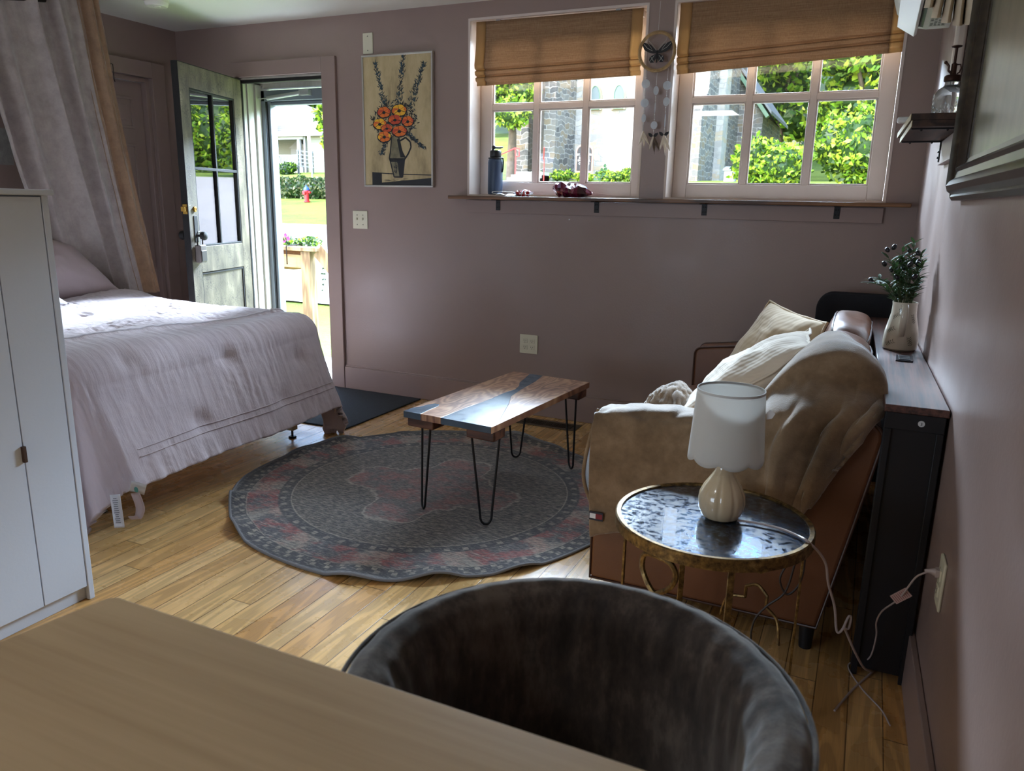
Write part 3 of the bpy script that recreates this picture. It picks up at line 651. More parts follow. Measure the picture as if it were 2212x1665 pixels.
for i, (x, ds) in enumerate(strands):
    zt = 1.955; zb = 1.635 if i == 2 else 1.63 if i == 1 else 1.65
    g = G(); g.tube([(x, CHY, zt), (x, CHY, zb)], .0009, 5)
    for z, rx_, rz_ in ds:
        for e in (-1, 1): g.sphere((x, CHY-.001, z+e*(rz_+.008)), .0028, 6, 4)
    g.build('strand', STR, wc)
    for z, rx_, rz_ in ds:
        g = G(); g.prism([(x+rx_*math.cos(6.283*k/20), z+rz_*math.sin(6.283*k/20)) for k in range(20)], CHY-.001, CHY+.001); g.build('shell_disc', SHL, wc, smooth=0)
    for k, (dx, L) in enumerate(((-.022, .09), (.012, .11), (.045, .10))):
        def ff(u, v):
            w = .008*math.sin(math.pi*min(1, u*1.05+.05))**.8
            return Vector((x+dx*u**1.3+(v-.5)*2*w, CHY+.004*math.sin(u*3+k)+(abs(v-.5)*.006), zb-u*L*(.8+.2*i/2)))
        g = G(); g.grid(12, 5, ff); g.build('feather', FE[1 if (i == 1 and k) else 0], wc, solid=.0006)
    if i:
        g = G()
        for s in (-1, 1): g.prism([(x+s*a, zb+b_) for a, b_ in ((0, -.006), (.010, .006), (.026, .010), (.024, -.002), (.014, -.012), (.004, -.010))], CHY-.006, CHY-.005)
        g.build('small_butterfly', WNG, wc, smooth=0)

# ------------------------------------------------------------------ mini split, pipe cover and folded cloth high on the right wall
WPL = pm('white_appliance_plastic', (226, 226, 226), .35)
ac = thing('air_conditioner', 'white wall mounted air conditioner in the top right corner, flap open', 'air conditioner', (.10, 3.4, 1.98))
ya, yb_ = 2.95, 3.74
prof = [(.185, 1.985), (.10, 1.985), (.055, 1.995), (.018, 2.015), (-.012, 2.05), (-.028, 2.10), (-.030, 2.20), (-.015, 2.255), (.185, 2.262)]
g = G(); g.prism(prof, ya, yb_, 'y'); g.build('housing', WPL, ac, bevel=.006, seg=3)
g = G(); g.prism([(-.002, 2.015), (.006, 2.008), (.070, 1.968), (.060, 1.960), (-.006, 2.002)], ya+.05, yb_-.004, 'y'); g.build('louver_flap', WPL, ac, bevel=.002)
g = G(); g.prism([(.052, 1.9935), (.088, 1.983), (.088, 1.988), (.056, 1.998)], ya+.05, yb_-.06, 'y'); g.build('air_outlet', DKH, ac, smooth=0)
g = G(); g.box(.108, .165, yb_-.30, yb_-.06, 1.9835, 1.985); lb_ = g.build('rating_label', pm('label_grey', (196, 196, 194), .5), ac, smooth=0)
g = G(); rr = random.Random(2)
for k in range(20):
    for q in range(4):
        if rr.random() < .85: g.box(.111+q*.0135, .111+q*.0135+.011*rr.uniform(.6, 1), yb_-.29+k*.011, yb_-.29+k*.011+.005, 1.9830, 1.9835)
g.build('label_print', pm('print_grey', (96, 96, 98), .6), lb_, smooth=0)
g = G(); g.box(wx(3.1)-.035, wx(3.1)-.001, 3.08, 3.14, 1.60, ZC-.002); struct(g.build('trim_10', pm('cream_pipe_cover', (214, 200, 186), .45), bevel=.010, seg=3))
LIN = pm('cream_linen', (206, 190, 166), .85, var=.05, vs=40, bs=.5, bscale=260, bd=.001)
fc = thing('folded_cloth', 'cream cloth hanging in rounded folds beside the air conditioner', 'cloth', (.12, 2.9, 1.9))
for k, (x, y, zt, zb) in enumerate(((.078, 2.98, 2.0, 1.925), (.105, 2.96, 2.0, 1.890), (.135, 2.93, 2.0, 1.868), (.163, 2.90, 2.0, 1.852), (.185, 2.86, 2.0, 1.845))):
    def f_(u, v):
        a = math.pi*2*u; t = v; w = .015*(1-.25*t)
        return Vector((x+.013*math.cos(a)+.004*math.sin(3*t+k), y-.10+.13*math.sin(a)*(1-.3*t)+0.05, zt+(zb-.03-zt)*t+.02*math.sin(a)))
    g = G(); g.grid(28, 10, f_, cu=True); g.add([f_(i/28, 1) for i in range(28)], [tuple(range(28))]); g.build('cloth_fold', LIN, fc)
# small wall shelf, remote, spray bottle
s2 = thing('wall_shelf', 'small dark plank shelf on black brackets on the right wall', 'shelf', (.14, 2.95, 1.53))
DKW = m_wood('dark_plank', (40, 26, 20), (60, 40, 30), (78, 54, 40), 1, rough=.5)
PALE = pm('lit_wood_edge', (186, 170, 128), .6, var=.1, vs=30)
ny0, ny1 = 2.66, 3.28
def sx(y, d): return wx(y)-d
g = G(); g.prism([(sx(ny0, .001), ny0), (sx(ny0, .150), ny0), (sx(ny1, .150), ny1), (sx(ny1, .001), ny1)], 1.512, 1.530, 'z'); g.build('shelf_board', DKW, s2)
g = G(); g.prism([(sx(ny0, .001), ny0-.001), (sx(ny0, .155), ny0-.001), (sx(ny1+.03, .160), ny1+.03), (sx(ny1+.03, .001), ny1+.03)], 1.531, 1.549, 'z'); g.build('top_board', DKW, s2)
g = G(); g.prism([(sx(ny0, .150), ny0), (sx(ny0, .1515), ny0), (sx(ny1, .1515), ny1), (sx(ny1, .150), ny1)], 1.512, 1.530, 'z'); g.prism([(sx(ny0, .155), ny0), (sx(ny0, .1565), ny0), (sx(ny1+.03, .1615), ny1+.03), (sx(ny1+.03, .160), ny1+.03)], 1.531, 1.549, 'z'); g.build('lit_edge', PALE, s2, smooth=0)  # window light on the front edges, put in as pale strips
g = G(); g.prism([(sx(2.56, .001), 2.56), (sx(2.56, .020), 2.56), (sx(3.25, .020), 3.25), (sx(3.25, .001), 3.25)], 1.43, 1.511, 'z'); g.build('backing_board', TRIM, s2, bevel=.002)
for y in (2.72, 3.22):
    g = G(); g.box(sx(y, .148), sx(y, .021), y-.012, y+.012, 1.508, 1.512); g.box(sx(y, .024), sx(y, .021), y-.012, y+.012, 1.44, 1.512)
    for z in (1.455, 1.475): g.sphere((sx(y, .025), y, z), .004, 8, 6)
    for x in (.05, .12): g.sphere((sx(y, x), y, 1.5075), .004, 8, 6)
    g.build('bracket', BB, s2, smooth=0)
rc = thing('remote_control', 'slim white remote control lying on the small wall shelf', 'remote control', (.1, 2.95, 1.549))
g = G(); g.obox((.093, 2.95, 1.559), (.125, .042, .018), (1, .1, .0), (0, 1, 0), (0, 0, 1)); g.build('remote_body', WPL, rc, bevel=.007, seg=3)
for k in range(5): g = G(); g.lathe([(.005, 1.5675), (.0045, 1.5705)], (.085+k*.015, 2.945, 0), 12); g.build('button', WPL, rc)
sb = thing('spray_bottle', 'clear ribbed glass plant mister with dark bronze pump on the wall shelf', 'spray bottle', (.166, 2.79, 1.549))
def m_glassb():
    m, nt, b = newmat('clear_glass_bottle'); b.inputs['Base Color'].default_value = (.93, .97, .97, 1); b.inputs['Roughness'].default_value = .03
    b.inputs['Transmission Weight'].default_value = .92; b.inputs['IOR'].default_value = 1.33; return m
BZ = pm('bronze_pump', (70, 48, 40), .4, .7)
sc_ = (.166, 2.79, 1.5495)
def rib(a, z): return 1+(.035*math.sin(a*28) if z < .034 else 0)
g = G(); g.lathe([(.030, 0), (.043, .002), (.0445, .012), (.0445, .033), (.0450, .036), (.0450, .055), (.042, .068), (.034, .080), (.022, .088), (.019, .092), (.0185, .102)], sc_, 84, rf=rib)
for ac_ in (-2.2, -1.1, 0, 3.3):
    for rr2, n2 in ((.006, 8), (.012, 16)):
        for k in range(n2):
            a = 6.283*k/n2; th = ac_+rr2*math.cos(a)/.045; g.sphere((sc_[0]+.0452*math.cos(th), sc_[1]+.0452*math.sin(th), sc_[2]+.054+rr2*math.sin(a)), .0012, 6, 4)
g.build('bottle_body', m_glassb(), sb)
g = G(); g.lathe([(.021, .102), (.023, .104), (.023, .116), (.020, .120), (.010, .122), (.008, .126), (.008, .152), (.004, .155), (.004, .197), (.014, .200), (.015, .2025), (.004, .205)], sc_, 28); g.build('pump', BZ, sb)
g = G(); q = Vector(sc_); g.tube([q+Vector((-.004, 0, .124)), q+Vector((-.014, -.002, .134)), q+Vector((-.014, -.002, .146)), q+Vector((-.022, -.003, .156))], .0035, 8); g.sphere(q+Vector((-.024, -.003, .157)), .005, 8, 6); g.build('nozzle', BZ, sb)
g = G(); g.tube([q+Vector((.006, 0, .150)), q+Vector((.016, 0, .150)), q+Vector((.019, 0, .140)), q+Vector((.016, 0, .128)), q+Vector((.010, 0, .124))], .0022, 8); g.build('finger_ring', BZ, sb)
# large dark framed picture on the right wall
bf = thing('framed_picture', 'large picture in an ornate dark moulded frame on the right wall', 'picture', (.24, 1.9, 1.3))
def m_dkframe():
    m, nt, b = newmat('dark_bronze_frame'); v = obc(nt); n = noi(nt, mapping(nt, v, (4, 1, 4)), 8, 4)
    setc(nt, b, 'Base Color', ramp(nt, n, [(.3, rgb(42, 34, 28)), (.6, rgb(66, 56, 44)), (.8, rgb(92, 84, 66))])); b.inputs['Roughness'].default_value = .3; b.inputs['Metallic'].default_value = .25; return m
DF = m_dkframe()
fy0, fy1, fz0, fz1 = 1.05, 2.615, 1.300, 2.20
pf = [(0, 0), (0, .022), (.010, .030), (.016, .026), (.026, .040), (.040, .046), (.052, .040), (.060, .030), (.078, .026), (.086, .032), (.092, .026), (.10, .012), (.112, .010), (.116, .002)]   # (in, out from wall)
g = G()
def fpt(i, o, cy, cz): # corner sign
    y = (fy1-i) if cy > 0 else (fy0+i); z = (fz1-i) if cz > 0 else (fz0+i); return Vector((wx(y)-.001-o, y, z))
cs = [(1, -1), (1, 1), (-1, 1), (-1, -1)]
vs = [fpt(i, o, cy, cz) for cy, cz in cs for i, o in pf]; n = len(pf)
g.add(vs, [(c*n+k, c*n+k+1, ((c+1) % 4)*n+k+1, ((c+1) % 4)*n+k) for c in range(4) for k in range(n-1)])
g.build('picture_frame', DF, bf, smooth=30)
g = G(); i = .11; g.add([fpt(i, .006, *c) for c in cs]+[fpt(i, .001, *c) for c in cs], [(0, 1, 2, 3), (4, 5, 6, 7)]); g.build('picture', pm('grey_green_canvas', (128, 126, 108), .3, var=.3, vs=9, bs=.3, bscale=14, stretch=(1, 1, .5)), bf, smooth=0)

# ------------------------------------------------------------------ console table behind the sofa, vase with olive branches
ct = thing('console_table', 'narrow console table with dark rustic top and black frame behind the sofa', 'table', (.15, 3.0, 0))
def m_console():
    m, nt, b = newmat('rustic_dark_wood'); v = obc(nt)
    f = noi(nt, mapping(nt, v, (90, 2.2, 90)), 1, 4, .6); w = noi(nt, mapping(nt, v, (3, 1.3, 3)), 2, 4)
    c = ramp(nt, f, [(.35, rgb(42, 26, 24)), (.5, rgb(76, 48, 42)), (.65, rgb(104, 68, 58))])
    c = mix(nt, ramp(nt, w, [(.45, 0.), (.65, 1)]), c, rgb(116, 74, 56)); c = mix(nt, .5, c, ramp(nt, f, [(.35, rgb(42, 26, 24)), (.7, rgb(104, 70, 60))]))
    setc(nt, b, 'Base Color', c); b.inputs['Roughness'].default_value = .5; bump(nt, b, f, .5, .0015); return m
cy0, cy1 = 2.13, 3.90
def cxr(y): return wx(y)-.004
def cxl(y): return cxr(y)-.148
g = G(); g.prism([(cxl(cy0), cy0), (cxr(cy0), cy0), (cxr(cy1), cy1), (cxl(cy1), cy1)], .765, .785, 'z'); g.build('tabletop', m_console(), ct, bevel=.002)
BLM = pm('black_melamine', (17, 17, 22), .45)
g = G(); g.prism([(cxl(cy0)+.004, cy0+.014), (cxr(cy0)-.004, cy0+.014), (cxr(cy0)-.004, cy0+.030), (cxl(cy0)+.004, cy0+.030)], .02, .764, 'z'); g.box(cxl(cy0)+.006, cxr(cy0)-.006, cy0+.006, cy0+.016, .72, .764)
g.box(cxl(cy0)+.006, cxl(cy0)+.022, cy0+.004, cy0+.016, 0, .72); g.box(cxr(cy0)-.022, cxr(cy0)-.006, cy0+.004, cy0+.016, 0, .72)
g.build('end_panel', BLM, ct, bevel=.001)
g = G(); g.prism([(cxl(cy1)+.004, cy1-.03), (cxr(cy1)-.004, cy1-.03), (cxr(cy1)-.004, cy1-.012), (cxl(cy1)+.004, cy1-.012)], 0, .764, 'z'); g.build('end_panel', BLM, ct, smooth=0)
g = G(); g.prism([(cxl(cy0)+.004, cy0+.03), (cxl(cy0)+.016, cy0+.03), (cxl(cy1)+.016, cy1-.03), (cxl(cy1)+.004, cy1-.03)], .62, .764, 'z'); g.build('side_rail', BLM, ct, smooth=0)
g = G(); g.lathe([(.008, 0), (.008, .003)], n=20); g.v = [(x+.170, cy0+.006-zz, y+.742) for x, y, zz in g.v]; g.build('number_sticker', pm('sticker_white', (206, 206, 206), .4), ct)
text_mesh('sticker_number', '3', .011, frameM((.170, cy0+.0022, .738), (1, 0, 0), (0, 0, 1)), BLM, [o for o in bpy.data.objects if o.name == 'number_sticker'][0], extrude=.0002)
po = thing('table_power_outlet', 'grey power outlet panel let into the console top in front of the vase', 'outlet', (.145, 2.83, .785))
g = G(); g.obox((.146, 2.83, .7875), (.052, .105, .005), (1, -.025, 0), (.025, 1, 0), (0, 0, 1)); g.build('plate', pm('smoky_plate', (44, 50, 60), .2), po, bevel=.001)
for dy in (-.028, 0, .028): g = G(); g.obox((.146, 2.83+dy, .7905), (.034, .020, .002), (1, 0, 0), (0, 1, 0), (0, 0, 1)); g.build('socket', PLB, po, bevel=.0006)
# black rounded panel standing at the far end
g = G(); pts = [(-.205, 0), (-.205, .80)]+[(-.205+.075*(1-math.cos(a)), .80+.085*math.sin(a)) for a in [i*math.pi/16 for i in range(1, 9)]]+[(.165, .885), (.165, 0)]
g.prism(pts, 3.955, 4.0, 'y')
bpn = g.build('black_panel', pm('black_fabric_panel', (18, 20, 28), .75, bs=.3, bscale=300), bevel=.010, seg=3); tag(bpn, 'black rounded upright panel standing behind the far end of the sofa', 'panel')
# vase
vs_ = thing('pitcher_vase', 'cream pitcher vase painted with dark green sprigs on the console table', 'vase', (.135, 3.03, .785))
vc = (.135, 3.03, .7855)
CER = pm('cream_glazed_ceramic', (212, 204, 186), .15, coat=.6); SPR = pm('painted_sprig_green', (54, 56, 34), .3)
vprof = [(.050, 0), (.0565, .006), (.058, .03), (.055, .065), (.047, .10), (.041, .13), (.040, .160), (.0415, .170), (.037, .170), (.036, .14)]
g = G(); g.lathe(vprof, vc, 40)
def vr(z): return np.interp(z, [p[1] for p in vprof[:8]], [p[0] for p in vprof[:8]])
def leafpoly(g, th0, z0, ang, L, w, mi):
    P = []
    for t, o in ((0, 0), (.4, .5), (1, 0), (.4, -.5)):
        du = math.cos(ang)*t*L-math.sin(ang)*o*w; dz = math.sin(ang)*t*L+math.cos(ang)*o*w
        z = z0+dz; r = vr(z)+.0008; th = th0+du/.05; P.append((vc[0]+r*math.cos(th), vc[1]+r*math.sin(th), vc[2]+z))
    g.add(P, [(0, 1, 2, 3)], mi)
for (th, z) in ((-2.45, .115), (-2.6, .065), (-2.5, .020), (-.75, .10), (-1.0, .022), (-2.0, .14)):
    a0 = .55 if th < -1.5 else 1.8
    leafpoly(g, th, z, a0, .035, .0016, 1)
    for k in range(5):
        t = k/5; du = math.cos(a0)*.032*t/.05; 
        for s in (-1, 1): leafpoly(g, th+du, z+math.sin(a0)*.032*t, a0+s*.9, .011, .0022, 1)
g.build('vase_body', [CER, SPR], vs_)
g = G(); q = Vector(vc); g.tube([q+Vector((-.005, -.038, .158)), q+Vector((.0, -.060, .163)), q+Vector((.0, -.072, .150)), q+Vector((.0, -.074, .12)), q+Vector((-.001, -.070, .085)), q+Vector((-.001, -.055, .055))], [.009, .010, .011, .012, .011, .009], 12, flat=.55); g.build('handle', CER, vs_)
ol = thing('olive_branches', 'artificial olive branches with black olives standing in the pitcher vase', 'plant', (.135, 3.03, .95))
rr = random.Random(5)
def m_leaf(name, c1, c2, rough=.35, tr=.25):
    m, nt, b = newmat(name); n = nd(nt, 'ObjectInfo', out=5); g_ = noi(nt, nd(nt, 'NewGeometry', out=0), 40, 2)
    setc(nt, b, 'Base Color', ramp(nt, g_, [(.35, rgb(*c1)), (.65, rgb(*c2))])); b.inputs['Roughness'].default_value = rough
    t = nd(nt, 'BsdfTranslucent', {0: rgb(*c2)}); nt.links.new(nd(nt, 'MixShader', {0: tr, 1: b.outputs[0], 2: t}), nt.nodes['Material Output'].inputs[0]); return m
OLF = m_leaf('olive_leaf', (30, 50, 28), (66, 94, 50), .7, .12); OST = pm('olive_stem', (70, 76, 44), .6); OLV = pm('black_olive', (20, 14, 20), .35)
gs = G(); gl = G(); olives = []
def leaf(g, p, d, n, L, w, bend=.15):
    d = d.normalized(); s = d.cross(n).normalized(); n = s.cross(d)
    vs = []
    for t, ww in ((0, .1), (.25, .8), (.55, 1), (.8, .6), (1, .05)):
        c = p+d*L*t-n*bend*L*t*t
        vs += [c-s*w*ww/2+n*.15*w*ww, c, c+s*w*ww/2+n*.15*w*ww]
    g.add(vs, [(i*3+k, i*3+k+1, i*3+k+4, i*3+k+3) for i in range(4) for k in range(2)])
for k in range(22):
    a = rr.uniform(0, 6.283); out = rr.uniform(.02, .125); h = rr.uniform(.11, .225)-out*.45
    ex = math.cos(a)*out; ey = math.sin(a)*out
    if ex > .045: ex = .045*rr.uniform(.5, 1)
    p0 = Vector((.135+.018*math.cos(a), 3.03+.018*math.sin(a), .93)); p3 = Vector((.132+ex, 3.03+ey, .95+h))
    pts = [p0.lerp(p3, t)+Vector((0, 0, .025*math.sin(t*3.14))) for t in (0, .2, .4, .6, .8, 1)]
    gs.tube(pts, [.0022, .002, .002, .0016, .0013, .001], 6)
    for t in np.linspace(.16, 1, 9):
        i = min(int(t*5), 4); p = pts[i].lerp(pts[i+1], t*5-i); tdir = (pts[i+1]-pts[i]).normalized()
        for s in (0, 1):
            az = rr.uniform(0, 6.283); side = Vector((math.cos(az), math.sin(az), .15)); 
            if p.x > .165 and side.x > 0: side.x *= -.3
            leaf(gl, p, tdir*.7+side, Vector((0, 0, 1))+side*-.4, rr.uniform(.030, .046), rr.uniform(.009, .014))
    if k % 2 == 0: olives.append(p3+Vector((rr.uniform(-.012, .004), rr.uniform(-.012, .012), rr.uniform(-.02, .008))))
gs.build('stem', OST, ol); gl.build('leaves', OLF, ol, smooth=180)
olives += [Vector((.055, 3.0, 1.135)), Vector((.075, 3.0, 1.145)), Vector((.13, 2.96, 1.09)), Vector((.155, 2.97, 1.10))]
g0 = None
for p in olives:
    if g0 is None:
        g = G(); g.sphere((0, 0, 0), .0085, 12, 8, (1, 1, 1.35)); o = g0 = g.build('olive', OLV, ol)
    else: o = g0.copy(); COL.objects.link(o)
    o.parent = ol; o.matrix_parent_inverse = PI_(ol); o.location = p; o.rotation_euler = (rr.uniform(-.8, .8), rr.uniform(-.8, .8), 0)

# ------------------------------------------------------------------ sofa
def m_leather():
    m, nt, b = newmat('tan_leather'); v = obc(nt)
    setc(nt, b, 'Base Color', ramp(nt, noi(nt, v, 4, 5), [(.3, rgb(98, 60, 38)), (.7, rgb(116, 73, 47))]))
    setc(nt, b, 'Roughness', ramp(nt, noi(nt, v, 12, 4), [(.3, .30), (.7, .42)]))
    vo = nd(nt, 'TexVoronoi', {'Vector': v, 'Scale': 380.}); w = nd(nt, 'TexWave', {'Vector': mapping(nt, v, (1, 14, 1)), 'Scale': 3., 'Distortion': 6., 'Detail': 3.}, out=1)
    bump(nt, b, mth(nt, 'ADD', vo, mth(nt, 'MULTIPLY', w, .8)), .18, .0015); return m
LEA = m_leather(); PIP = pm('dark_leather_piping', (66, 38, 26), .4)
sf = thing('sofa', 'tan leather two seat sofa with piped edges along the right wall', 'sofa', (-.3, 2.95, 0))
def armpoly():
    P = [(-.700, .10), (-.700, .585)]
    P += [(-.700+.035*(1-math.cos(a)), .585+.035*math.sin(a)) for a in [i*math.pi/12 for i in range(1, 7)]]
    P += [(-.40, .655), (-.10, .70), (.03, .722)]
    P += [(.045+.045*math.sin(a), .678+.045*math.cos(a)) for a in [i*math.pi/12 for i in range(0, 8)]]
    P += [(.045, .42), (-.015, .10)]
    return P
AP = armpoly()
for nm, y0, y1 in (('arm', 2.155, 2.29), ('arm', 3.60, 3.735)):
    g = G(); g.prism(AP, y0, y1, 'y'); a = g.build(nm, LEA, sf, bevel=.012, seg=3)
    g = G()
    for y in (y0+.004, y1-.004): g.tube([(x, y, z) for x, z in AP], .005, 8, closed=True)
    g.build('piping', PIP, a)
g = G(); g.box(-.66, .02, 2.292, 3.598, .10, .27); g.build('base', LEA, sf, bevel=.01)
def cushion(name, c, d, rot, parent, puff=.02, wr=.004, seed=0, pip=True):
    # soft box cushion: c centre, d dims, rot about y
    Mx = Matrix.Translation(c) @ Matrix.Rotation(rot, 4, 'Y'); n = 18
    g = G()
    def P(u, v, w):
        e = 5.0; x, y, z = u, v, w
        k = (abs(x)**e+abs(y)**e+abs(z)**e)**(1/e); x, y, z = x/k, y/k, z/k
        p = Vector((x*d[0]/2, y*d[1]/2, z*d[2]/2)); b_ = puff*((1-x*x)*(1-y*y)+(1-z*z)*(1-y*y)+(1-x*x)*(1-z*z))
        p *= 1+b_/max(d)*2; f = fbm(p.x*9+seed, p.y*5, p.z*9)*wr
        return Mx @ (p*(1+f/max(p.length, .05)))
    for ax in range(3):
        for s in (-1, 1):
            def F(a, b2):
                q = [2*a-1, 2*b2-1]; q.insert(ax, s); return P(*q)
            g.grid(n, n, F)
    o = g.build(name, LEA, parent, smooth=180)
    bm = bmesh.new(); bm.from_mesh(o.data); bmesh.ops.remove_doubles(bm, verts=bm.verts, dist=.0005); bmesh.ops.recalc_face_normals(bm, faces=bm.faces); bm.to_mesh(o.data); bm.free()
    if pip:
        g = G()
        for s in (-1, 1):
            pts = []
            for k in range(48):
                a = 6.283*k/48; u, w = math.cos(a), math.sin(a); q = max(abs(u), abs(w)); pts.append(P(s*.93, u/q, w/q)*1.0)
            g.tube([p+Vector((0, 0, .002)) for p in pts], .0045, 6, closed=True)
        g.build('piping', PIP, o)
    return o
cushion('seat_cushion', Vector((-.36, 2.62, .375)), (.70, .63, .20), 0, sf, .03, seed=1, pip=False)
cushion('seat_cushion', Vector((-.36, 3.27, .375)), (.70, .63, .20), 0, sf, .03, seed=2, pip=False)
cushion('back_cushion', Vector((-.075, 2.615, .645)), (.16, .62, .43), R_(14), sf, .02, .008, seed=3)
cushion('back_cushion', Vector((-.075, 3.255, .645)), (.16, .62, .43), R_(14), sf, .02, .008, seed=4)
g = G(); g.prism([(-.05, .27), (.03, .27), (.075, .70), (.02, .70)], 2.292, 3.598, 'y'); g.build('backrest', LEA, sf, bevel=.01)
for x in (-.62, -.04):
    for y in (2.22, 3.66):
        g = G(); g.lathe([(.018, 0), (.024, .10)], (x, y, 0), 16); g.build('leg', BLM, sf)
# scatter cushions
def m_linen(name, c1, c2, sc=240):
    m, nt, b = newmat(name); v = obc(nt); n = noi(nt, v, 3, 4); s = nd(nt, 'SeparateXYZ', {0: mapping(nt, v, (sc, sc, sc))}, out=None)
    h = mth(nt, 'ADD', mth(nt, 'SINE', s.outputs[1]), mth(nt, 'SINE', s.outputs[2]))
    setc(nt, b, 'Base Color', ramp(nt, n, [(.3, rgb(*c1)), (.7, rgb(*c2))])); b.inputs['Roughness'].default_value = .9; b.inputs['Sheen Weight'].default_value = .2
    bump(nt, b, mth(nt, 'ADD', h, mth(nt, 'MULTIPLY', noi(nt, v, 9, 4), 2)), .14, .002); return m
def pillow(name, BL, BR, TR, TL, th, mat, label, cat, seed=0, group=None, wr=.01, parent=None, pipe=True):
    BL, BR, TR, TL = map(Vector, (BL, BR, TR, TL)); N = ((BR-BL).cross(TL-BL)).normalized(); C = (BL+BR+TR+TL)/4
    def mid(u, v):
        a, b_ = 2*u-1, 2*v-1; pin = .055
        u2 = .5+a/2*(1-pin*(1-b_*b_)); v2 = .5+b_/2*(1-pin*(1-a*a))
        return BL.lerp(BR, u2).lerp(TL.lerp(TR, u2), v2)
    def F(s):
        def f(u, v):
            a, b_ = abs(2*u-1), abs(2*v-1); t = max(0, (1-a**2.4))**.62*max(0, (1-b_**2.4))**.62
            e = (1-max(a, b_))**.5
            w = fbm(u*5+seed, v*5+s, seed, 3)*wr*(.3+e)+.4*wr*(seed == 5)*math.sin((u*14+v*5+seed)*1.7)*e*(1-e)*2
            return mid(u, v)+N*(s*th/2*t+w*(1 if t > .02 else 0))
        return f
    g = G(); g.grid(36, 36, F(1)); g.grid(36, 36, F(-1)); o = g.build(name, mat, parent, smooth=180)
    bm = bmesh.new(); bm.from_mesh(o.data); bmesh.ops.remove_doubles(bm, verts=bm.verts, dist=.0004); bmesh.ops.recalc_face_normals(bm, faces=bm.faces); bm.to_mesh(o.data); bm.free()
    if pipe:
        q = [mid(t, 0) for t in np.linspace(0, 1, 20)[:-1]]+[mid(1, t) for t in np.linspace(0, 1, 20)[:-1]]+[mid(1-t, 1) for t in np.linspace(0, 1, 20)[:-1]]+[mid(0, 1-t) for t in np.linspace(0, 1, 20)[:-1]]
        q = [p+N*.004*math.sin(i*.9) for i, p in enumerate(q)]
        g = G(); g.tube(q, .0055, 8, closed=True); g.build('piped_edge', mat, o)
    if label: tag(o, label, cat, group)
    return o
CB1 = m_linen('beige_cotton_cushion', (190, 166, 134), (204, 182, 150)); CB2 = m_linen('pale_ribbed_cushion', (196, 180, 160), (210, 196, 178), 420)
pillow('throw_cushion', (-.60, 3.44, .475), (-.21, 3.05, .47), (-.115, 3.13, .845), (-.375, 3.56, .865), .15, CB1, 'large plain beige cushion propped in the far corner of the sofa', 'cushion', 2)
pillow('throw_cushion', (-.52, 2.86, .50), (-.56, 2.46, .49), (-.125, 2.47, .865), (-.16, 2.92, .845), .19, CB2, 'pale ribbed cushion leaning back behind the lamp shade', 'cushion', 5, wr=.014)
g = G(); g.grid(6, 8, lambda u, v: Vector((-.165+.018*u, 2.18+.02*u, .775+.03*v+.006*math.sin(v*3)))); 
# ------------------------------------------------------------------ throw blanket (two overlapping drapes of one blanket)
def m_plush():
    m, nt, b = newmat('tan_plush_fleece'); v = obc(nt); n = noi(nt, v, 9, 5, .65); n2 = noi(nt, v, 260, 3)
    setc(nt, b, 'Base Color', ramp(nt, n, [(.32, rgb(104, 82, 58)), (.5, rgb(128, 103, 76)), (.7, rgb(152, 126, 98))])); b.inputs['Roughness'].default_value = .95
    b.inputs['Sheen Weight'].default_value = .6; b.inputs['Sheen Roughness'].default_value = .45
    bump(nt, b, mth(nt, 'ADD', n2, mth(nt, 'MULTIPLY', n, 2.)), .35, .004); return m
PLU = m_plush()
tb = thing('throw_blanket', 'tan plush throw blanket draped over the near arm and back of the sofa', 'blanket', (-.4, 2.14, .6))
def wrk(a, sx_, sy_, seed, z=1.):
    def f(u, v, p):
        n = fbm(u*sx_+seed, v*sy_, 1.3, 3); n2 = math.sin((u*sx_*1.3+v*sy_*.4+n*2.2)*3.1)
        e = min(1, 6*min(u, 1-u))
        return Vector((0, -.35, .8))*a*(n*.9+n2*.45)
    return f
g = G()
def arow(y, z0, z1, x0=-.70, x1=-.08, n=5, dz=0): return [Vector((x0+(x1-x0)*i/(n-1), y, z0+(z1-z0)*i/(n-1)+(dz*math.sin(i*2.)))) for i in range(n)]
rows = [arow(2.86, .50, .51, -.69, -.42), arow(2.74, .535, .52, -.70, -.38, dz=.01), arow(2.60, .515, .52, -.69, -.34), arow(2.44, .53, .55, -.69, -.30), arow(2.32, .60, .64, -.70, -.20), arow(2.27, .64, .695, -.695, -.14),
        arow(2.17, .645, .705, -.70, -.10), arow(2.138, .615, .675, -.705, -.09), arow(2.125, .52, .60, -.705, -.09), arow(2.12, .40, .52, -.70, -.085), arow(2.118, .26, .47, -.69, -.08)]
g.loft(rows, 90, 90, wrk(.010, 5, 4, 2.))
g.build('blanket_arm_drape', PLU, tb, smooth=180, solid=.010, off=1)
g = G()
g.loft([[(-.74, 2.40, .56), (-.735, 2.30, .60), (-.715, 2.22, .645)], [(-.765, 2.42, .50), (-.76, 2.30, .50), (-.735, 2.20, .55)], [(-.735, 2.42, .40), (-.76, 2.30, .38), (-.75, 2.20, .42)], [(-.72, 2.42, .34), (-.73, 2.30, .30), (-.72, 2.21, .32)]], 30, 24, wrk(.006, 3, 3, 7.))
g.build('blanket_front_fold', PLU, tb, smooth=180, solid=.012)
g = G()
B0 = [(-.27, 2.62, .54), (-.205, 2.67, .68), (-.135, 2.64, .84), (-.06, 2.57, .885), (.01, 2.46, .868), (.058, 2.38, .83), (.070, 2.35, .78)]
B1 = [(-.30, 2.47, .55), (-.235, 2.47, .70), (-.150, 2.45, .84), (-.065, 2.42, .890), (.015, 2.37, .875), (.066, 2.33, .83), (.078, 2.31, .77)]
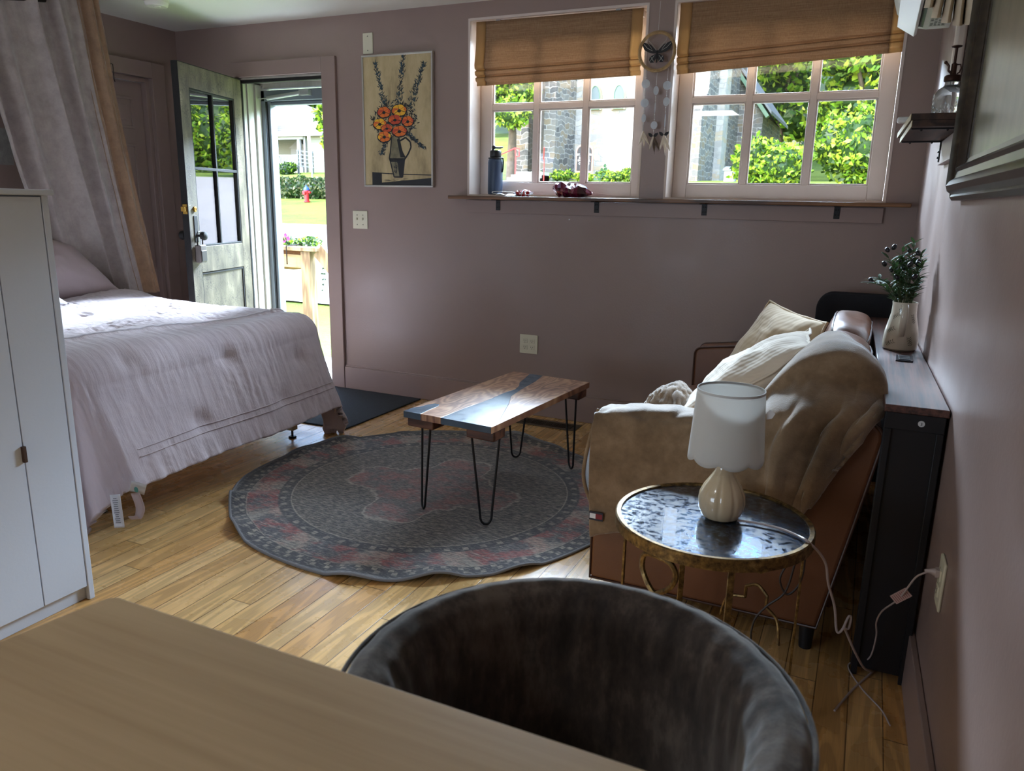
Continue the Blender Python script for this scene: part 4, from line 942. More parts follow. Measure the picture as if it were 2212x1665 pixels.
B2 = [(-.31, 2.36, .57), (-.24, 2.32, .72), (-.155, 2.31, .83), (-.065, 2.30, .872), (.015, 2.28, .86), (.070, 2.27, .82), (.082, 2.265, .77)]
B3 = [(-.32, 2.30, .63), (-.25, 2.28, .69), (-.165, 2.27, .76), (-.075, 2.26, .79), (.01, 2.25, .79), (.065, 2.24, .775), (.088, 2.24, .75)]
B4 = [(-.32, 2.15, .66), (-.25, 2.15, .68), (-.17, 2.15, .71), (-.09, 2.15, .73), (.0, 2.16, .745), (.055, 2.18, .745), (.085, 2.2, .74)]
B5 = [(-.33, 2.115, .60), (-.27, 2.11, .60), (-.19, 2.105, .62), (-.12, 2.105, .64), (-.04, 2.11, .675), (.02, 2.12, .70), (.055, 2.145, .72)]
B6 = [(-.30, 2.105, .50), (-.25, 2.10, .48), (-.19, 2.095, .46), (-.14, 2.10, .48), (-.08, 2.10, .53), (-.02, 2.11, .60), (.035, 2.12, .685)]
B7 = [(-.24, 2.10, .42), (-.20, 2.095, .40), (-.165, 2.09, .39), (-.13, 2.095, .395), (-.10, 2.10, .43), (-.05, 2.11, .53), (.02, 2.12, .66)]
def wrB(u, v, p):
    n = fbm(v*5+3, u*3, .7, 3); n2 = math.sin(v*26+n*3+u*3)
    fl = max(0, min(1, (u-.30)*3)); top = math.sin(u*60+v*4)*.0025*max(0, 1-u*2.6)
    return Vector((-.2, -1, .25))*(.016*fl*n2*.6+.018*fl*n)+Vector((0, 0, 1))*(top+.006*n)
g.loft([B0, B1, B2, B3, B4, B5, B6, B7], 110, 90, wrB)
g.build('blanket_back_drape', PLU, tb, smooth=180, solid=.010, off=1)
g = G()
g.loft([[(-.68, 2.86, .505), (-.62, 2.95, .50), (-.53, 2.90, .51)], [(-.685, 2.84, .555), (-.62, 2.93, .585), (-.54, 2.86, .565)], [(-.69, 2.76, .57), (-.62, 2.82, .60), (-.53, 2.78, .57)], [(-.695, 2.68, .53), (-.62, 2.70, .545), (-.52, 2.68, .54)]], 44, 44, wrk(.012, 4, 5, 4.))
g.build('blanket_bunch', PLU, tb, smooth=180, solid=.012)
NAV = pm('navy_ribbon', (24, 26, 44), .6); RWH = pm('ribbon_white', (220, 220, 224), .6); RRD = pm('ribbon_red', (120, 24, 40), .6)
g = G(); yq = 2.100; g.box(-.692, -.648, yq, yq+.003, .322, .350, 0); g.box(-.690, -.671, yq-.0006, yq, .328, .344, 1); g.box(-.671, -.650, yq-.0006, yq, .328, .344, 2)
g.build('flag_label', [NAV, RWH, RRD], tb, smooth=0)

# ------------------------------------------------------------------ round side table, lamp and cords
tc = Vector((-.273, 1.79)); TR_ = .236; TZ = .53
st_ = thing('side_table', 'round side table with antiqued mirror top and aged gold frame beside the sofa', 'table', (tc.x, tc.y, 0))
def m_gold():
    m, nt, b = newmat('aged_gold_leaf'); v = obc(nt); n = noi(nt, v, 60, 5, .65)
    setc(nt, b, 'Base Color', ramp(nt, n, [(.35, rgb(74, 56, 34)), (.55, rgb(128, 100, 56)), (.75, rgb(168, 140, 88))])); b.inputs['Metallic'].default_value = .7
    setc(nt, b, 'Roughness', ramp(nt, n, [(.3, .55), (.7, .3)])); bump(nt, b, n, .25, .001); return m
GOLD = m_gold()
def m_mirror():
    m, nt, b = newmat('antiqued_mirror'); v = obc(nt); w = noi(nt, v, 14, 3, out=1)
    wv = nd(nt, 'VectorMath', {0: mapping(nt, v, (1, 1.25, 1)), 1: nd(nt, 'VectorMath', {0: w, 'Scale': .03}, operation='SCALE')}, operation='ADD')
    n = noi(nt, wv, 46, 10, .78); f = ramp(nt, n, [(.47, 1.), (.58, 0.)])
    setc(nt, b, 'Base Color', mix(nt, f, rgb(112, 140, 176), rgb(40, 30, 24))); setc(nt, b, 'Metallic', mth(nt, 'SUBTRACT', 1., mth(nt, 'MULTIPLY', f, .8)))
    b.inputs['Coat Weight'].default_value = .35; b.inputs['Coat Roughness'].default_value = .01
    setc(nt, b, 'Roughness', mth(nt, 'ADD', mth(nt, 'MULTIPLY', f, .25), .01)); return m
g = G(); g.lathe([(TR_-.013, TZ-.006), (TR_-.013, TZ-.002), (.001, TZ-.002)], (tc.x, tc.y, 0), 96, cap=False); g.build('mirror_top', m_mirror(), st_, smooth=30)
g = G(); g.lathe([(TR_-.013, TZ-.012), (TR_-.013, TZ+.002), (TR_-.003, TZ+.003), (TR_, TZ), (TR_, TZ-.026), (TR_-.004, TZ-.028), (TR_-.006, TZ-.012), (TR_-.013, TZ-.012)], (tc.x, tc.y, 0), 96, cap=False); g.build('rim', GOLD, st_, smooth=30)
def cyl(a, z, r=.214): a = R_(a); return Vector((tc.x+r*math.cos(a), tc.y+r*math.sin(a), z))
for a in (182, -68, 4, 118):
    p0, p1 = cyl(a, TZ-.03), cyl(a, 0); n = Vector((math.cos(R_(a)), math.sin(R_(a)), 0)); t = Vector((-n.y, n.x, 0))
    g = G(); g.obox((p0+p1)/2, (.006, .015, TZ-.03), n, t, (0, 0, 1)); g.build('leg', GOLD, st_, bevel=.001)
def scroll(pts, name='scrollwork', w=.007):
    P_ = [cyl(a, z) for a, z in pts]; Q_ = []
    n = len(P_)
    for i in range(n-1):
        p0, p1, p2, p3 = P_[max(i-1, 0)], P_[i], P_[i+1], P_[min(i+2, n-1)]
        for f in (0, .25, .5, .75): Q_.append(.5*((2*p1)+(p2-p0)*f+(2*p0-5*p1+4*p2-p3)*f*f+(3*p1-p0-3*p2+p3)*f**3))
    Q_.append(P_[-1]); g = G(); g.tube(Q_, w*.75, 6); g.build(name, GOLD, st_)
for a0 in (-113, 61):
    if a0 in (-113,): scroll([(a0, .494), (a0+9, .488), (a0+13, .462), (a0+10, .43), (a0+3, .408), (a0-1, .400), (a0-7, .418), (a0-12, .445), (a0-12, .475), (a0-8, .490), (a0, .494)], 'loop', .009)
    else: scroll([(a0+24, .49), (a0+26, .45), (a0+22, .42), (a0+12, .40), (a0+9, .395), (a0+8.5, .37), (a0+8, .345), (a0+7, .34), (a0, .325), (a0-7, .34), (a0-8, .345), (a0-8.5, .37), (a0-9, .395), (a0-12, .40), (a0-22, .42), (a0-26, .45), (a0-24, .49)], 'scrollwork')
    scroll([(a0+26, .16), (a0+24, .20), (a0+20, .225), (a0+10, .235), (a0+9, .24), (a0+9, .265), (a0+8, .27), (a0, .285), (a0-8, .27), (a0-9, .265), (a0-9, .24), (a0-10, .235), (a0-20, .225), (a0-24, .20), (a0-26, .16)], 'scrollwork', .006)
lc = Vector((-.258, 1.803, TZ+.0005))
tl = thing('table_lamp', 'table lamp with cream fluted ceramic base and white scalloped shade', 'lamp', lc)
CRM = pm('cream_lamp_ceramic', (206, 184, 150), .16, coat=.7)
def flute(a, z): return 1-.055*(abs(math.cos(a*4.5+.6))**10)*max(0, 1-abs(z-.055)/.085)
g = G(); g.lathe([(.036, 0), (.046, .006), (.0545, .026), (.0565, .042), (.054, .062), (.045, .082), (.033, .100), (.023, .116), (.018, .130), (.0175, .142), (.017, .143)], lc, 108, rf=flute); g.build('lamp_base', CRM, tl, smooth=60)
g = G(); g.lathe([(.010, .142), (.010, .20), (.014, .20), (.014, .235)], lc, 20); g.build('socket', pm('brushed_metal', (170, 166, 158), .35, .8), tl)
def m_shade():
    m, nt, b = newmat('white_lamp_shade'); b.inputs['Base Color'].default_value = rgb(226, 224, 220); b.inputs['Roughness'].default_value = .8
    t = nd(nt, 'BsdfTranslucent', {0: rgb(236, 234, 230)}); bump(nt, b, noi(nt, obc(nt), 400, 2), .1, .0005)
    nt.links.new(nd(nt, 'MixShader', {0: .45, 1: b.outputs[0], 2: t}), nt.nodes['Material Output'].inputs[0]); return m
SHD = m_shade()
g = G(); N = 120
def shp(u, v):
    a = 6.283185*u; zb = .158-.011*abs(math.sin(a*4))**.8; z = zb+(.322-zb)*v; r = .0885+(.0775-.0885)*v
    return lc+Vector((r*math.cos(a), r*math.sin(a), z))
g.grid(N, 14, shp, cu=True); g.build('lamp_shade', SHD, tl, smooth=180, solid=.0012)
g = G(); g.lathe([(.0772, .317), (.0785, .317), (.0785, .323), (.0765, .323)], lc, 80, cap=False); g.build('shade_trim', pm('shade_trim_white', (200, 200, 198), .7), tl)
g = G(); g.prism([(0, 0), (.012, .004), (.018, .016), (.006, .024), (-.002, .014)], 0, .001, 'y'); g.v = [(lc.x+.086+x, lc.y-.01+y, lc.z+.262+z) for x, y, z in g.v]; g.build('care_tag', pm('tag_white', (226, 226, 226), .5), tl, smooth=0)
WC = pm('clear_white_cord', (176, 160, 156), .4)
def spl(P_, k=6):
    P_ = [Vector(p) for p in P_]; Q_ = []; n = len(P_)
    for i in range(n-1):
        p0, p1, p2, p3 = P_[max(i-1, 0)], P_[i], P_[i+1], P_[min(i+2, n-1)]
        for j in range(k): f = j/k; Q_.append(.5*((2*p1)+(p2-p0)*f+(2*p0-5*p1+4*p2-p3)*f*f+(3*p1-p0-3*p2+p3)*f**3))
    return Q_+[P_[-1]]
g = G(); z0 = TZ+.004
g.tube(spl([(-.215, 1.79, z0), (-.18, 1.795, z0), (-.12, 1.79, z0), (-.075, 1.765, z0), (-.052, 1.74, z0+.001), (-.025, 1.76, z0-.03), (-.008, 1.80, .46), (.002, 1.83, .40), (.022, 1.86, .33), (.032, 1.87, .27), (.038, 1.87, .258), (.047, 1.875, .268), (.056, 1.88, .30), (.062, 1.885, .297), (.060, 1.89, .265), (.052, 1.89, .262), (.058, 1.91, .24), (.085, 1.97, .16), (.115, 2.06, .07), (.140, 2.15, .012), (.143, 2.16, .004), (.10, 2.06, .004), (.075, 1.99, .004), (.055, 1.93, .004)]), .0030, 8)
g.tube(spl([(.185, 1.93, .004), (.165, 1.99, .004), (.12, 2.06, .004), (.085, 2.14, .004), (.085, 2.17, .01), (.115, 2.16, .03), (.132, 2.13, .07), (.135, 2.08, .16), (.128, 2.04, .22), (.135, 2.0, .275), (.155, 1.95, .33), (.168, 1.92, .37), (.185, 1.89, .43), (.198, 1.875, .452), (.212, 1.872, .462)]), .0022, 8)
g.build('cord', WC, tl)
g = G(); g.tube([(.222, 1.872, .463), (.212, 1.872, .463), (.2, 1.872, .461)], [.010, .006, .004], 10); g.obox((.229, 1.872, .463), (.016, .022, .018), (1, 0, 0), (0, 1, 0), (0, 0, 1)); g.build('plug', WC, tl, bevel=.002)
g = G(); g.obox((.165, 1.925, .362), (.042, .003, .024), (.72, 0, .69), (0, 1, 0), (-.69, 0, .72)); lt = g.build('warning_tag', pm('pinkish_tag', (190, 156, 148), .5), tl, smooth=0)
g = G()
for k in range(8): g.obox(Vector((.165, 1.9233, .362))+Vector((.72, 0, .69))*(-.017+.0048*k), (.0016, .0004, .020), (.72, 0, .69), (0, 1, 0), (-.69, 0, .72))
g.build('tag_print', pm('tag_print_brown', (140, 90, 84), .6), lt, smooth=0)
g = G(); g.tube(spl([(-.075, 1.79, .50), (-.09, 1.80, .45), (-.105, 1.80, .40), (-.085, 1.80, .365), (-.06, 1.80, .40), (-.055, 1.80, .46), (-.065, 1.80, .49), (-.075, 1.80, .45), (-.09, 1.80, .37), (-.13, 1.80, .32), (-.155, 1.80, .27), (-.15, 1.80, .20), (-.09, 1.82, .12), (-.06, 1.88, .004)]), .0028, 6)
tag(g.build('dark_cord', pm('dark_brown_cord', (44, 32, 28), .5)), 'dark looped cord hanging at the right leg of the round side table', 'cord')

# ------------------------------------------------------------------ coffee table with resin river top
cc = Vector((-1.392, 2.955)); cl = Vector((.0765, .89)).normalized(); cw = Vector((cl.y, -cl.x))
def CP(u, v, z): return Vector((cc.x+cw.x*u+cl.x*v, cc.y+cw.y*u+cl.y*v, z))
ctb = thing('coffee_table', 'walnut coffee table with a dark blue resin river and black hairpin legs', 'table', (cc.x, cc.y, 0))
def m_walnut():
    m, nt, b = newmat('figured_walnut'); v = mapping(nt, obc(nt), (1, 1, 1), rot=(0, 0, R_(5)))
    w = noi(nt, mapping(nt, v, (5.5, 1.8, 1)), 1, 3, .45); rg = mth(nt, 'SINE', mth(nt, 'MULTIPLY', w, 120.))
    fn = noi(nt, mapping(nt, v, (160, 10, 1)), 1, 3); pt = noi(nt, v, 4, 3)
    f = mth(nt, 'ADD', mth(nt, 'MULTIPLY', rg, .12), mth(nt, 'ADD', mth(nt, 'MULTIPLY', fn, .35), mth(nt, 'MULTIPLY', pt, .55)))
    setc(nt, b, 'Base Color', ramp(nt, f, [(.25, rgb(112, 72, 54)), (.42, rgb(152, 108, 82)), (.55, rgb(176, 132, 100)), (.72, rgb(198, 158, 122))])); b.inputs['Roughness'].default_value = .38; b.inputs['Coat Weight'].default_value = .12
    bump(nt, b, fn, .1, .0006); return m
def m_resin():
    m, nt, b = newmat('blue_black_resin'); v = obc(nt)
    setc(nt, b, 'Base Color', ramp(nt, noi(nt, v, 7, 5, .6), [(.3, rgb(36, 50, 66)), (.7, rgb(66, 86, 104))])); setc(nt, b, 'Roughness', ramp(nt, noi(nt, v, 25, 5), [(.3, .28), (.7, .48)])); b.inputs['Coat Weight'].default_value = .2; return m
WAL = m_walnut(); RES = m_resin()
hw, hl = .210, .450; zt, zb = .440, .413
RL = [(-.026, -hl), (-.027, -.27), (-.019, -.15), (-.019, -.063), (-.024, .036), (-.015, .126), (-.036, .199), (-.066, .257), (-.088, .35), (-.117, hl)]
RR = [(hw-.004, -hl), (.186, -.354), (.145, -.252), (.088, -.11), (.032, .005), (.010, .131), (-.014, .319), (-.042, hl)]
BLB = [(-.124, -hl), (-.133, -.381), (-.135, -.312), (-.151, -.282), (-.172, -.282), (-.186, -.316), (-.195, -.363), (-hw, -.394)]
def slab(name, poly, mat, lift=0):
    g = G(); g.prism(poly, zb, zt+lift, 'z'); g.v = [tuple(CP(x, y, z)) for x, y, z in g.v]; return g.build(name, mat, ctb, smooth=0, bevel=.0012)
slab('walnut_slab', BLB+[(-hw, hl)]+RL[::-1], WAL)
slab('walnut_slab', RR+[(hw, hl), (hw, -hl)], WAL)
slab('resin_river', RL+RR[::-1], RES, -.0004)
slab('resin_pocket', [(-hw, -hl)]+BLB[:1]+BLB[1:], RES, -.0004)
g = G()
for u, v in ((.12, .31), (.185, .40)):
    for k in range(3): q = CP(u, v, zt); g.lathe([(.0045-.001*k, 0), (.001, .0006)], (q.x+.005*k, q.y+.003*k, zt), 8)
g.build('knot', pm('walnut_knot', (62, 38, 28), .5), ctb)
WBL = m_wood('walnut_block', (60, 34, 26), (88, 54, 40), (108, 70, 52), 0, rough=.42)
for su in (-1, 1):
    for sv in (-1, 1):
        u0, v0 = su*.143, sv*.385
        g = G(); g.box(u0-.064, u0+.064, v0-.044, v0+.044, .372, .4125); g.v = [tuple(CP(x, y, z)) for x, y, z in g.v]; g.build('block', WBL, ctb, bevel=.006, seg=3)
        # hairpin: two rods joining in a U bend; pins alternate direction like in the photo
        d = Vector((.78, .62)) if su*sv < 0 else Vector((-.80, .60))
        a = .056; base = Vector((u0+su*.0, v0))
        pts = []
        tilt = Vector((su*.012, sv*.010))
        for z, w in ((.374, a), (.05, .024), (.028, .0225), (.014, .017), (.006, .009), (.0035, 0)):
            k = 1-z/.374; q = base+d*w+tilt*k; pts.append((q.x, q.y, z))
        for z, w in ((.006, .009), (.014, .017), (.028, .0225), (.05, .024), (.374, a)):
            k = 1-z/.374; q = base-d*w+tilt*k; pts.append((q.x, q.y, z))
        g = G(); g.tube([CP(x, y, z+.008) for x, y, z in pts], .0048, 10); g.build('hairpin_leg', BB, ctb)

# ------------------------------------------------------------------ rug, mat, floor register
def m_rug():
    m, nt, b = newmat('faded_medallion_rug'); v = obc(nt); s = nd(nt, 'SeparateXYZ', {0: v}, out=None); X, Y = s.outputs[0], s.outputs[1]
    dist_ = noi(nt, v, 9, 4, .6)
    r = mth(nt, 'SQRT', mth(nt, 'ADD', mth(nt, 'MULTIPLY', X, X), mth(nt, 'MULTIPLY', Y, Y))); a = mth(nt, 'ARCTAN2', Y, X)
    strk = noi(nt, mapping(nt, v, (26, 110, 1)), 1, 4, .7); strk2 = noi(nt, mapping(nt, v, (12, 46, 1), loc=(3, 2, 0)), 1, 5, .75)
    blot = noi(nt, mapping(nt, v, (7, 9, 1)), 1, 5, .65); blot2 = noi(nt, mapping(nt, v, (9, 11, 1), loc=(5, 8, 0)), 1, 5, .65)
    dark, mid_, pink, cream = rgb(74, 71, 74), rgb(112, 105, 102), rgb(164, 104, 98), rgb(188, 174, 156)
    red = rgb(156, 86, 82)
    field = mix(nt, ramp(nt, strk, [(.42, 0.), (.60, 1.)]), rgb(72, 67, 67), rgb(142, 130, 118))
    # central medallion, lobed
    lob = mth(nt, 'ADD', r, mth(nt, 'ADD', mth(nt, 'MULTIPLY', mth(nt, 'COSINE', mth(nt, 'MULTIPLY', a, 4.)), -.085), mth(nt, 'MULTIPLY', mth(nt, 'COSINE', mth(nt, 'MULTIPLY', a, 12.)), .018)))
    lob = mth(nt, 'ADD', lob, mth(nt, 'MULTIPLY', blot, .12))
    med = ramp(nt, lob, [(.38, 1.), (.395, 0.)]); medl = ramp(nt, mth(nt, 'ABSOLUTE', mth(nt, 'SUBTRACT', lob, .395)), [(.005, 1.), (.012, 0.)])
    medc = mix(nt, ramp(nt, blot2, [(.42, 0.), (.56, 1.)]), pink, mid_); medc = mix(nt, ramp(nt, strk2, [(.55, 0.), (.68, .7)]), medc, cream)
    c = mix(nt, mth(nt, 'MULTIPLY', med, .72), field, medc); c = mix(nt, mth(nt, 'MULTIPLY', medl, .6), c, cream)
    ln = lambda r0, w: ramp(nt, mth(nt, 'ABSOLUTE', mth(nt, 'SUBTRACT', r, r0)), [(w*.6, 1.), (w, 0.)])
    ck = lambda n, r0, w, ph: mth(nt, 'MULTIPLY', ramp(nt, mth(nt, 'SINE', mth(nt, 'ADD', mth(nt, 'MULTIPLY', a, n), ph)), [(.45, 0.), (.6, 1.)]), ramp(nt, mth(nt, 'ABSOLUTE', mth(nt, 'SUBTRACT', r, r0)), [(w*.7, 1.), (w, 0.)]))
    ring = lambda r0: ramp(nt, mth(nt, 'SUBTRACT', r, r0-.5), [(.499, 0.), (.501, 1.)])
    # inner border .60-.655
    bd1 = mix(nt, mth(nt, 'MULTIPLY', ck(58., .645, .014, 0.), ramp(nt, strk2, [(.4, .25), (.6, .8)])), dark, cream); c = mix(nt, ring(.615), c, bd1); c = mix(nt, mth(nt, 'MULTIPLY', ln(.612, .004), .8), c, cream)
    # broad pink border .668-.80 with cream cartouches
    cart = mth(nt, 'ADD', mth(nt, 'COSINE', mth(nt, 'MULTIPLY', a, 14.)), mth(nt, 'MULTIPLY', mth(nt, 'SUBTRACT', blot2, .5), 4.))
    bc = mix(nt, ramp(nt, blot, [(.44, 0.), (.54, 1.)]), red, rgb(92, 88, 92)); bc = mix(nt, ramp(nt, cart, [(.35, 0.), (.7, .55)]), bc, cream); bc = mix(nt, ramp(nt, strk2, [(.50, 0.), (.62, .75)]), bc, mix(nt, ramp(nt, strk, [(.45, 0.), (.55, 1.)]), cream, dark))
    c = mix(nt, ring(.668), c, bc)
    bd2 = mix(nt, mth(nt, 'MULTIPLY', ck(84., .835, .012, 1.), ramp(nt, strk2, [(.4, .25), (.6, .8)])), dark, cream); bd2 = mix(nt, mth(nt, 'MULTIPLY', ck(84., .812, .010, 2.6), .7), bd2, cream)
    c = mix(nt, ring(.796), c, bd2); c = mix(nt, mth(nt, 'MULTIPLY', ln(.796, .003), .6), c, cream); c = mix(nt, ring(.862), c, rgb(128, 126, 128))
    # wear: everything breaks into short weft dashes
    c = mix(nt, ramp(nt, noi(nt, mapping(nt, v, (38, 150, 1)), 1, 4, .65), [(.42, .65), (.56, 0.)]), c, rgb(58, 58, 62))
    c = mix(nt, ramp(nt, noi(nt, mapping(nt, v, (34, 140, 1), loc=(9, 1, 0)), 1, 4, .65), [(.52, 0.), (.64, .55)]), c, rgb(164, 154, 144))
    setc(nt, b, 'Base Color', c); b.inputs['Roughness'].default_value = .95; b.inputs['Sheen Weight'].default_value = .15
    weave = nd(nt, 'TexNoise', {'Vector': mapping(nt, v, (220, 420, 1)), 'Scale': 1., 'Detail': 2.})
    bump(nt, b, weave, .4, .002); return m
rc_ = (-1.675, 2.805); RR_ = .872

def rugp(r, a):
    e = max(0, (r/RR_-.72)/.28)
    w = .006*math.sin(a*9+1)+.008*math.sin(a*5+.4)+.006*math.sin(a*17)
    rip = max(0, w)*e*e*1.7
    # raised fold at the near-left edge
    da = (a-(-2.52)+math.pi) % (2*math.pi)-math.pi; rip += .016*math.exp(-(da/.045)**2)*e
    da = (a-(-1.0)+math.pi) % (2*math.pi)-math.pi; rip += .014*math.exp(-(da/.10)**2)*e
    rr3 = r*(1+.006*math.sin(a*9+1)*e+.010*e*math.sin(a*4+1))
    return Vector((rr3*math.cos(a), rr3*math.sin(a), .007+rip))
g = G(); NR, NA = 60, 300
vs = [Vector((0, 0, .007))]+[rugp(RR_*(i/NR), 2*math.pi*k/NA) for i in range(1, NR+1) for k in range(NA)]
fs = [(0, 1+k, 1+(k+1) % NA) for k in range(NA)]+[(1+(i-1)*NA+k, 1+i*NA+k, 1+i*NA+(k+1) % NA, 1+(i-1)*NA+(k+1) % NA) for i in range(1, NR) for k in range(NA)]
g.add(vs, fs); rug = g.build('round_rug', m_rug(), smooth=180); rug.location = (rc_[0], rc_[1], 0)
tag(rug, 'round faded medallion rug in grey and dusty pink under the coffee table', 'rug')
g = G(); g.tube([rugp(RR_, 2*math.pi*k/NA)+Vector((0, 0, -.001)) for k in range(NA)], .0058, 8, closed=True); bd = g.build('bound_edge', pm('grey_binding', (126, 124, 126), .9, bs=.4, bscale=300), rug); bd.matrix_parent_inverse = Matrix()
MATM = pm('charcoal_ribbed_mat', (44, 48, 56), .95, var=.35, vs=120, bs=.8, bscale=260)
g = G(); g.prism([(-3.62, 3.33), (-2.57, 3.36), (-2.555, 4.145), (-3.60, 4.15)], .001, .009, 'z'); tag(g.build('door_mat', MATM, bevel=.003), 'charcoal door mat between the bed foot and the front wall', 'mat')
fv = thing('floor_register', 'bronze slotted floor register by the wall behind the coffee table', 'vent', (-1.60, 4.03, 0))
g = G(); vx0, vx1, vy0, vy1 = -1.785, -1.415, 3.955, 4.085
for a, b_, c, d in ((vx0, vx1, vy0, vy0+.022), (vx0, vx1, vy1-.022, vy1), (vx0, vx0+.03, vy0+.022, vy1-.022), (vx1-.03, vx1, vy0+.022, vy1-.022)): g.box(a, b_, c, d, .0005, .005)
REG = pm('bronze_register', (96, 82, 66), .45, .5); g.build('register_frame', REG, fv, bevel=.001)
g = G(); x = vx0+.034
while x < vx1-.036: g.box(x, x+.004, vy0+.022, vy1-.022, .0005, .0042); x += .0115
g.build('louvers', REG, fv, smooth=0)
g = G(); g.box(vx0+.03, vx1-.03, vy0+.022, vy1-.022, .0003, .0006); g.build('duct_opening', DKH, fv, smooth=0)

# ------------------------------------------------------------------ bed, duvet, pillows, bed curtain
BX0, BX1, BY0, BY1, BZt = -4.50, -2.67, 1.84, 3.21, .655
bd_ = thing('bed', 'bed with cream metal legs and pale mattress under the pinkish grey duvet', 'bed', (-3.6, 2.5, 0))
CRL = pm('cream_bed_metal', (206, 192, 160), .45)
g = G()
for a, b_, c, d in ((BX0, BX1, BY0+.02, BY0+.06), (BX0, BX1, BY1-.06, BY1-.02), (BX0, BX0+.04, BY0+.06, BY1-.06), (BX1-.06, BX1-.02, BY0+.06, BY1-.06)): g.box(a, b_, c, d, .27, .33)
g.build('bed_frame', CRL, bd_, bevel=.003)
for x in (-2.735, -4.40):
    for y in (3.11, 1.95):
        g = G(); g.box(x-.021, x+.021, y-.021, y+.021, .045, .27); l = g.build('leg', CRL, bd_, bevel=.003)
        g = G(); g.lathe([(.020, 0), (.022, .004), (.018, .010), (.006, .012), (.006, .045)], (x, y, 0), 18); g.build('levelling_foot', PLB, l)
SHEET = pm('pale_pink_sheet', (196, 176, 176), .85, bs=.2, bscale=30)
g = G(); g.box(BX0+.01, BX1, BY0, BY1, .332, BZt); g.build('mattress', SHEET, bd_, bevel=.05, seg=4)
def m_duvet():
    m, nt, b = newmat('pinkish_grey_duvet'); v = obc(nt)
    n = noi(nt, mapping(nt, v, (1, .5, 1)), 22, 6, .62); n2 = noi(nt, mapping(nt, v, (3, 26, 4), rot=(0, 0, .25)), 1.6, 5, .6); n3 = noi(nt, mapping(nt, v, (10, 2, 10)), 2.2, 5, .6)
    setc(nt, b, 'Base Color', ramp(nt, noi(nt, v, 3, 4), [(.3, rgb(186, 168, 170)), (.7, rgb(194, 176, 177))])); b.inputs['Roughness'].default_value = .8; b.inputs['Sheen Weight'].default_value = .25
    bump(nt, b, mth(nt, 'ADD', mth(nt, 'MULTIPLY', n, .5), mth(nt, 'ADD', mth(nt, 'MULTIPLY', n2, .9), mth(nt, 'MULTIPLY', n3, .5))), .42, .012); return m
DUV = m_duvet()
LX, LF, LN = .595, .58, .58          # overhang at the foot, far side, near side
tufts = [(-3.0, 2.2), (-3.0, 2.85), (-2.62, 2.05, ), (-2.55, 2.55), (-2.45, 3.0), (-3.5, 2.5), (-3.5, 3.0), (-2.30, 2.30), (-2.28, 2.80)]
def duv(p, q):
    # p: cloth x, q: cloth y (flat); drape over the mattress box with a rounded edge
    s = max(0, p-(BX1-.06)); t = q-(BY1-.05) if q > BY1-.05 else min(0, q-(BY0+.05)); sg = 1 if t > 0 else -1; t = abs(t)
    pw = 2.15; d = (s**pw+t**pw)**(1/pw) if s+t > 0 else 0
    x, y = min(p, BX1-.06), min(max(q, BY0+.05), BY1-.05)
    top = BZt+.030+.012*math.sin(p*2.2+q*1.7)+.03*math.exp(-((p+3.95)**2/.02+(q-3.1)**2/.05))
    R = .12
    if d > 0:
        dx, dy = s/d, sg*t/d; nn = math.hypot(dx, dy); dx /= nn; dy /= nn
        if d < R*math.pi/2: h, vv = R*math.sin(d/R), R*(1-math.cos(d/R))
        else:
            k = (.40 if s > t*.6 else .22)*(1-.75*min(s, t)/max(s, t, 1e-5)); l = d-R*math.pi/2; h, vv = R+l*k, R+l*math.sqrt(1-k*k)
        corner = min(s, t)/max(s, t, 1e-5)
        ang = math.atan2(dy, dx)
        fold = .030*corner*(d/.6)**1.5*math.sin(ang*13)
        h += fold+.012*math.sin(q*7+1)*(d/.6)*(s > t)
        x += dx*h; y += dy*h; z = top-vv
    else: z = top; dx = dy = 0
    # puff and wrinkles
    w = 0
    for tt in tufts:
        rr4 = (p-tt[0])**2+(q-tt[1])**2; w -= .022*math.exp(-rr4/.0022)
    big = noise.noise(Vector((p*2.6, q*2.6, 0)))*.016
    n1 = abs(noise.noise(Vector((p*4+2, q*16, 1)))); n2 = abs(noise.noise(Vector((p*13, q*5, 4)))); n3 = abs(noise.noise(Vector((p*22+q*9, q*30-p*8, 7))))
    topm = max(0, min(1, (-2.86-p)*8)); fm = 1-topm
    n4 = abs(noise.noise(Vector((p*3+q*2, q*34, 11)))); n5 = abs(noise.noise(Vector((p*40, q*26, 3)))); mk = .25+1.1*max(0, noise.noise(Vector((p*3.1, q*2.7, 21)))+.25)
    w += big+mk*(.008*(.5-n1)*(.4+fm)+.010*(.5-n2)*(.5+topm)+.007*(.5-n3)*(.6+topm*.8)+.007*(.5-n4)*fm+.006*(.5-n5)*topm)
    w += .008*math.exp(-((p+2.86)/.012)**2)
    if d > .50: w += .008*math.sin(q*60+3*n1)*min(1, (d-.5)*10)*(.5)
    z = max(z, .02)
    nx, nz = (min(1, d/(R*1.57)), max(0, 1-d/(R*1.57)))
    return Vector((x+dx*w*nx, y+dy*w*nx, max(.014, z+w*(nz+.15))))
P0, P1, Q0, Q1 = -4.12, BX1-.06+LX, BY0+.05-LN, BY1-.05+LF
g = G(); g.grid(280, 340, lambda u, v: duv(P0+(P1-P0)*u, Q0+(Q1-Q0)*v))
dv = g.build('duvet', DUV, smooth=180, solid=.028, off=-1); tag(dv, 'wrinkled pinkish grey duvet spread over the bed and hanging off its foot', 'duvet')
g = G(); g.tube([duv(-2.862, BY0-.1+1.5*t)+Vector((0, 0, .004)) for t in np.linspace(0, 1, 90)], .0035, 6); g.build('piped_seam', pm('seam_white', (214, 204, 206), .8), dv)
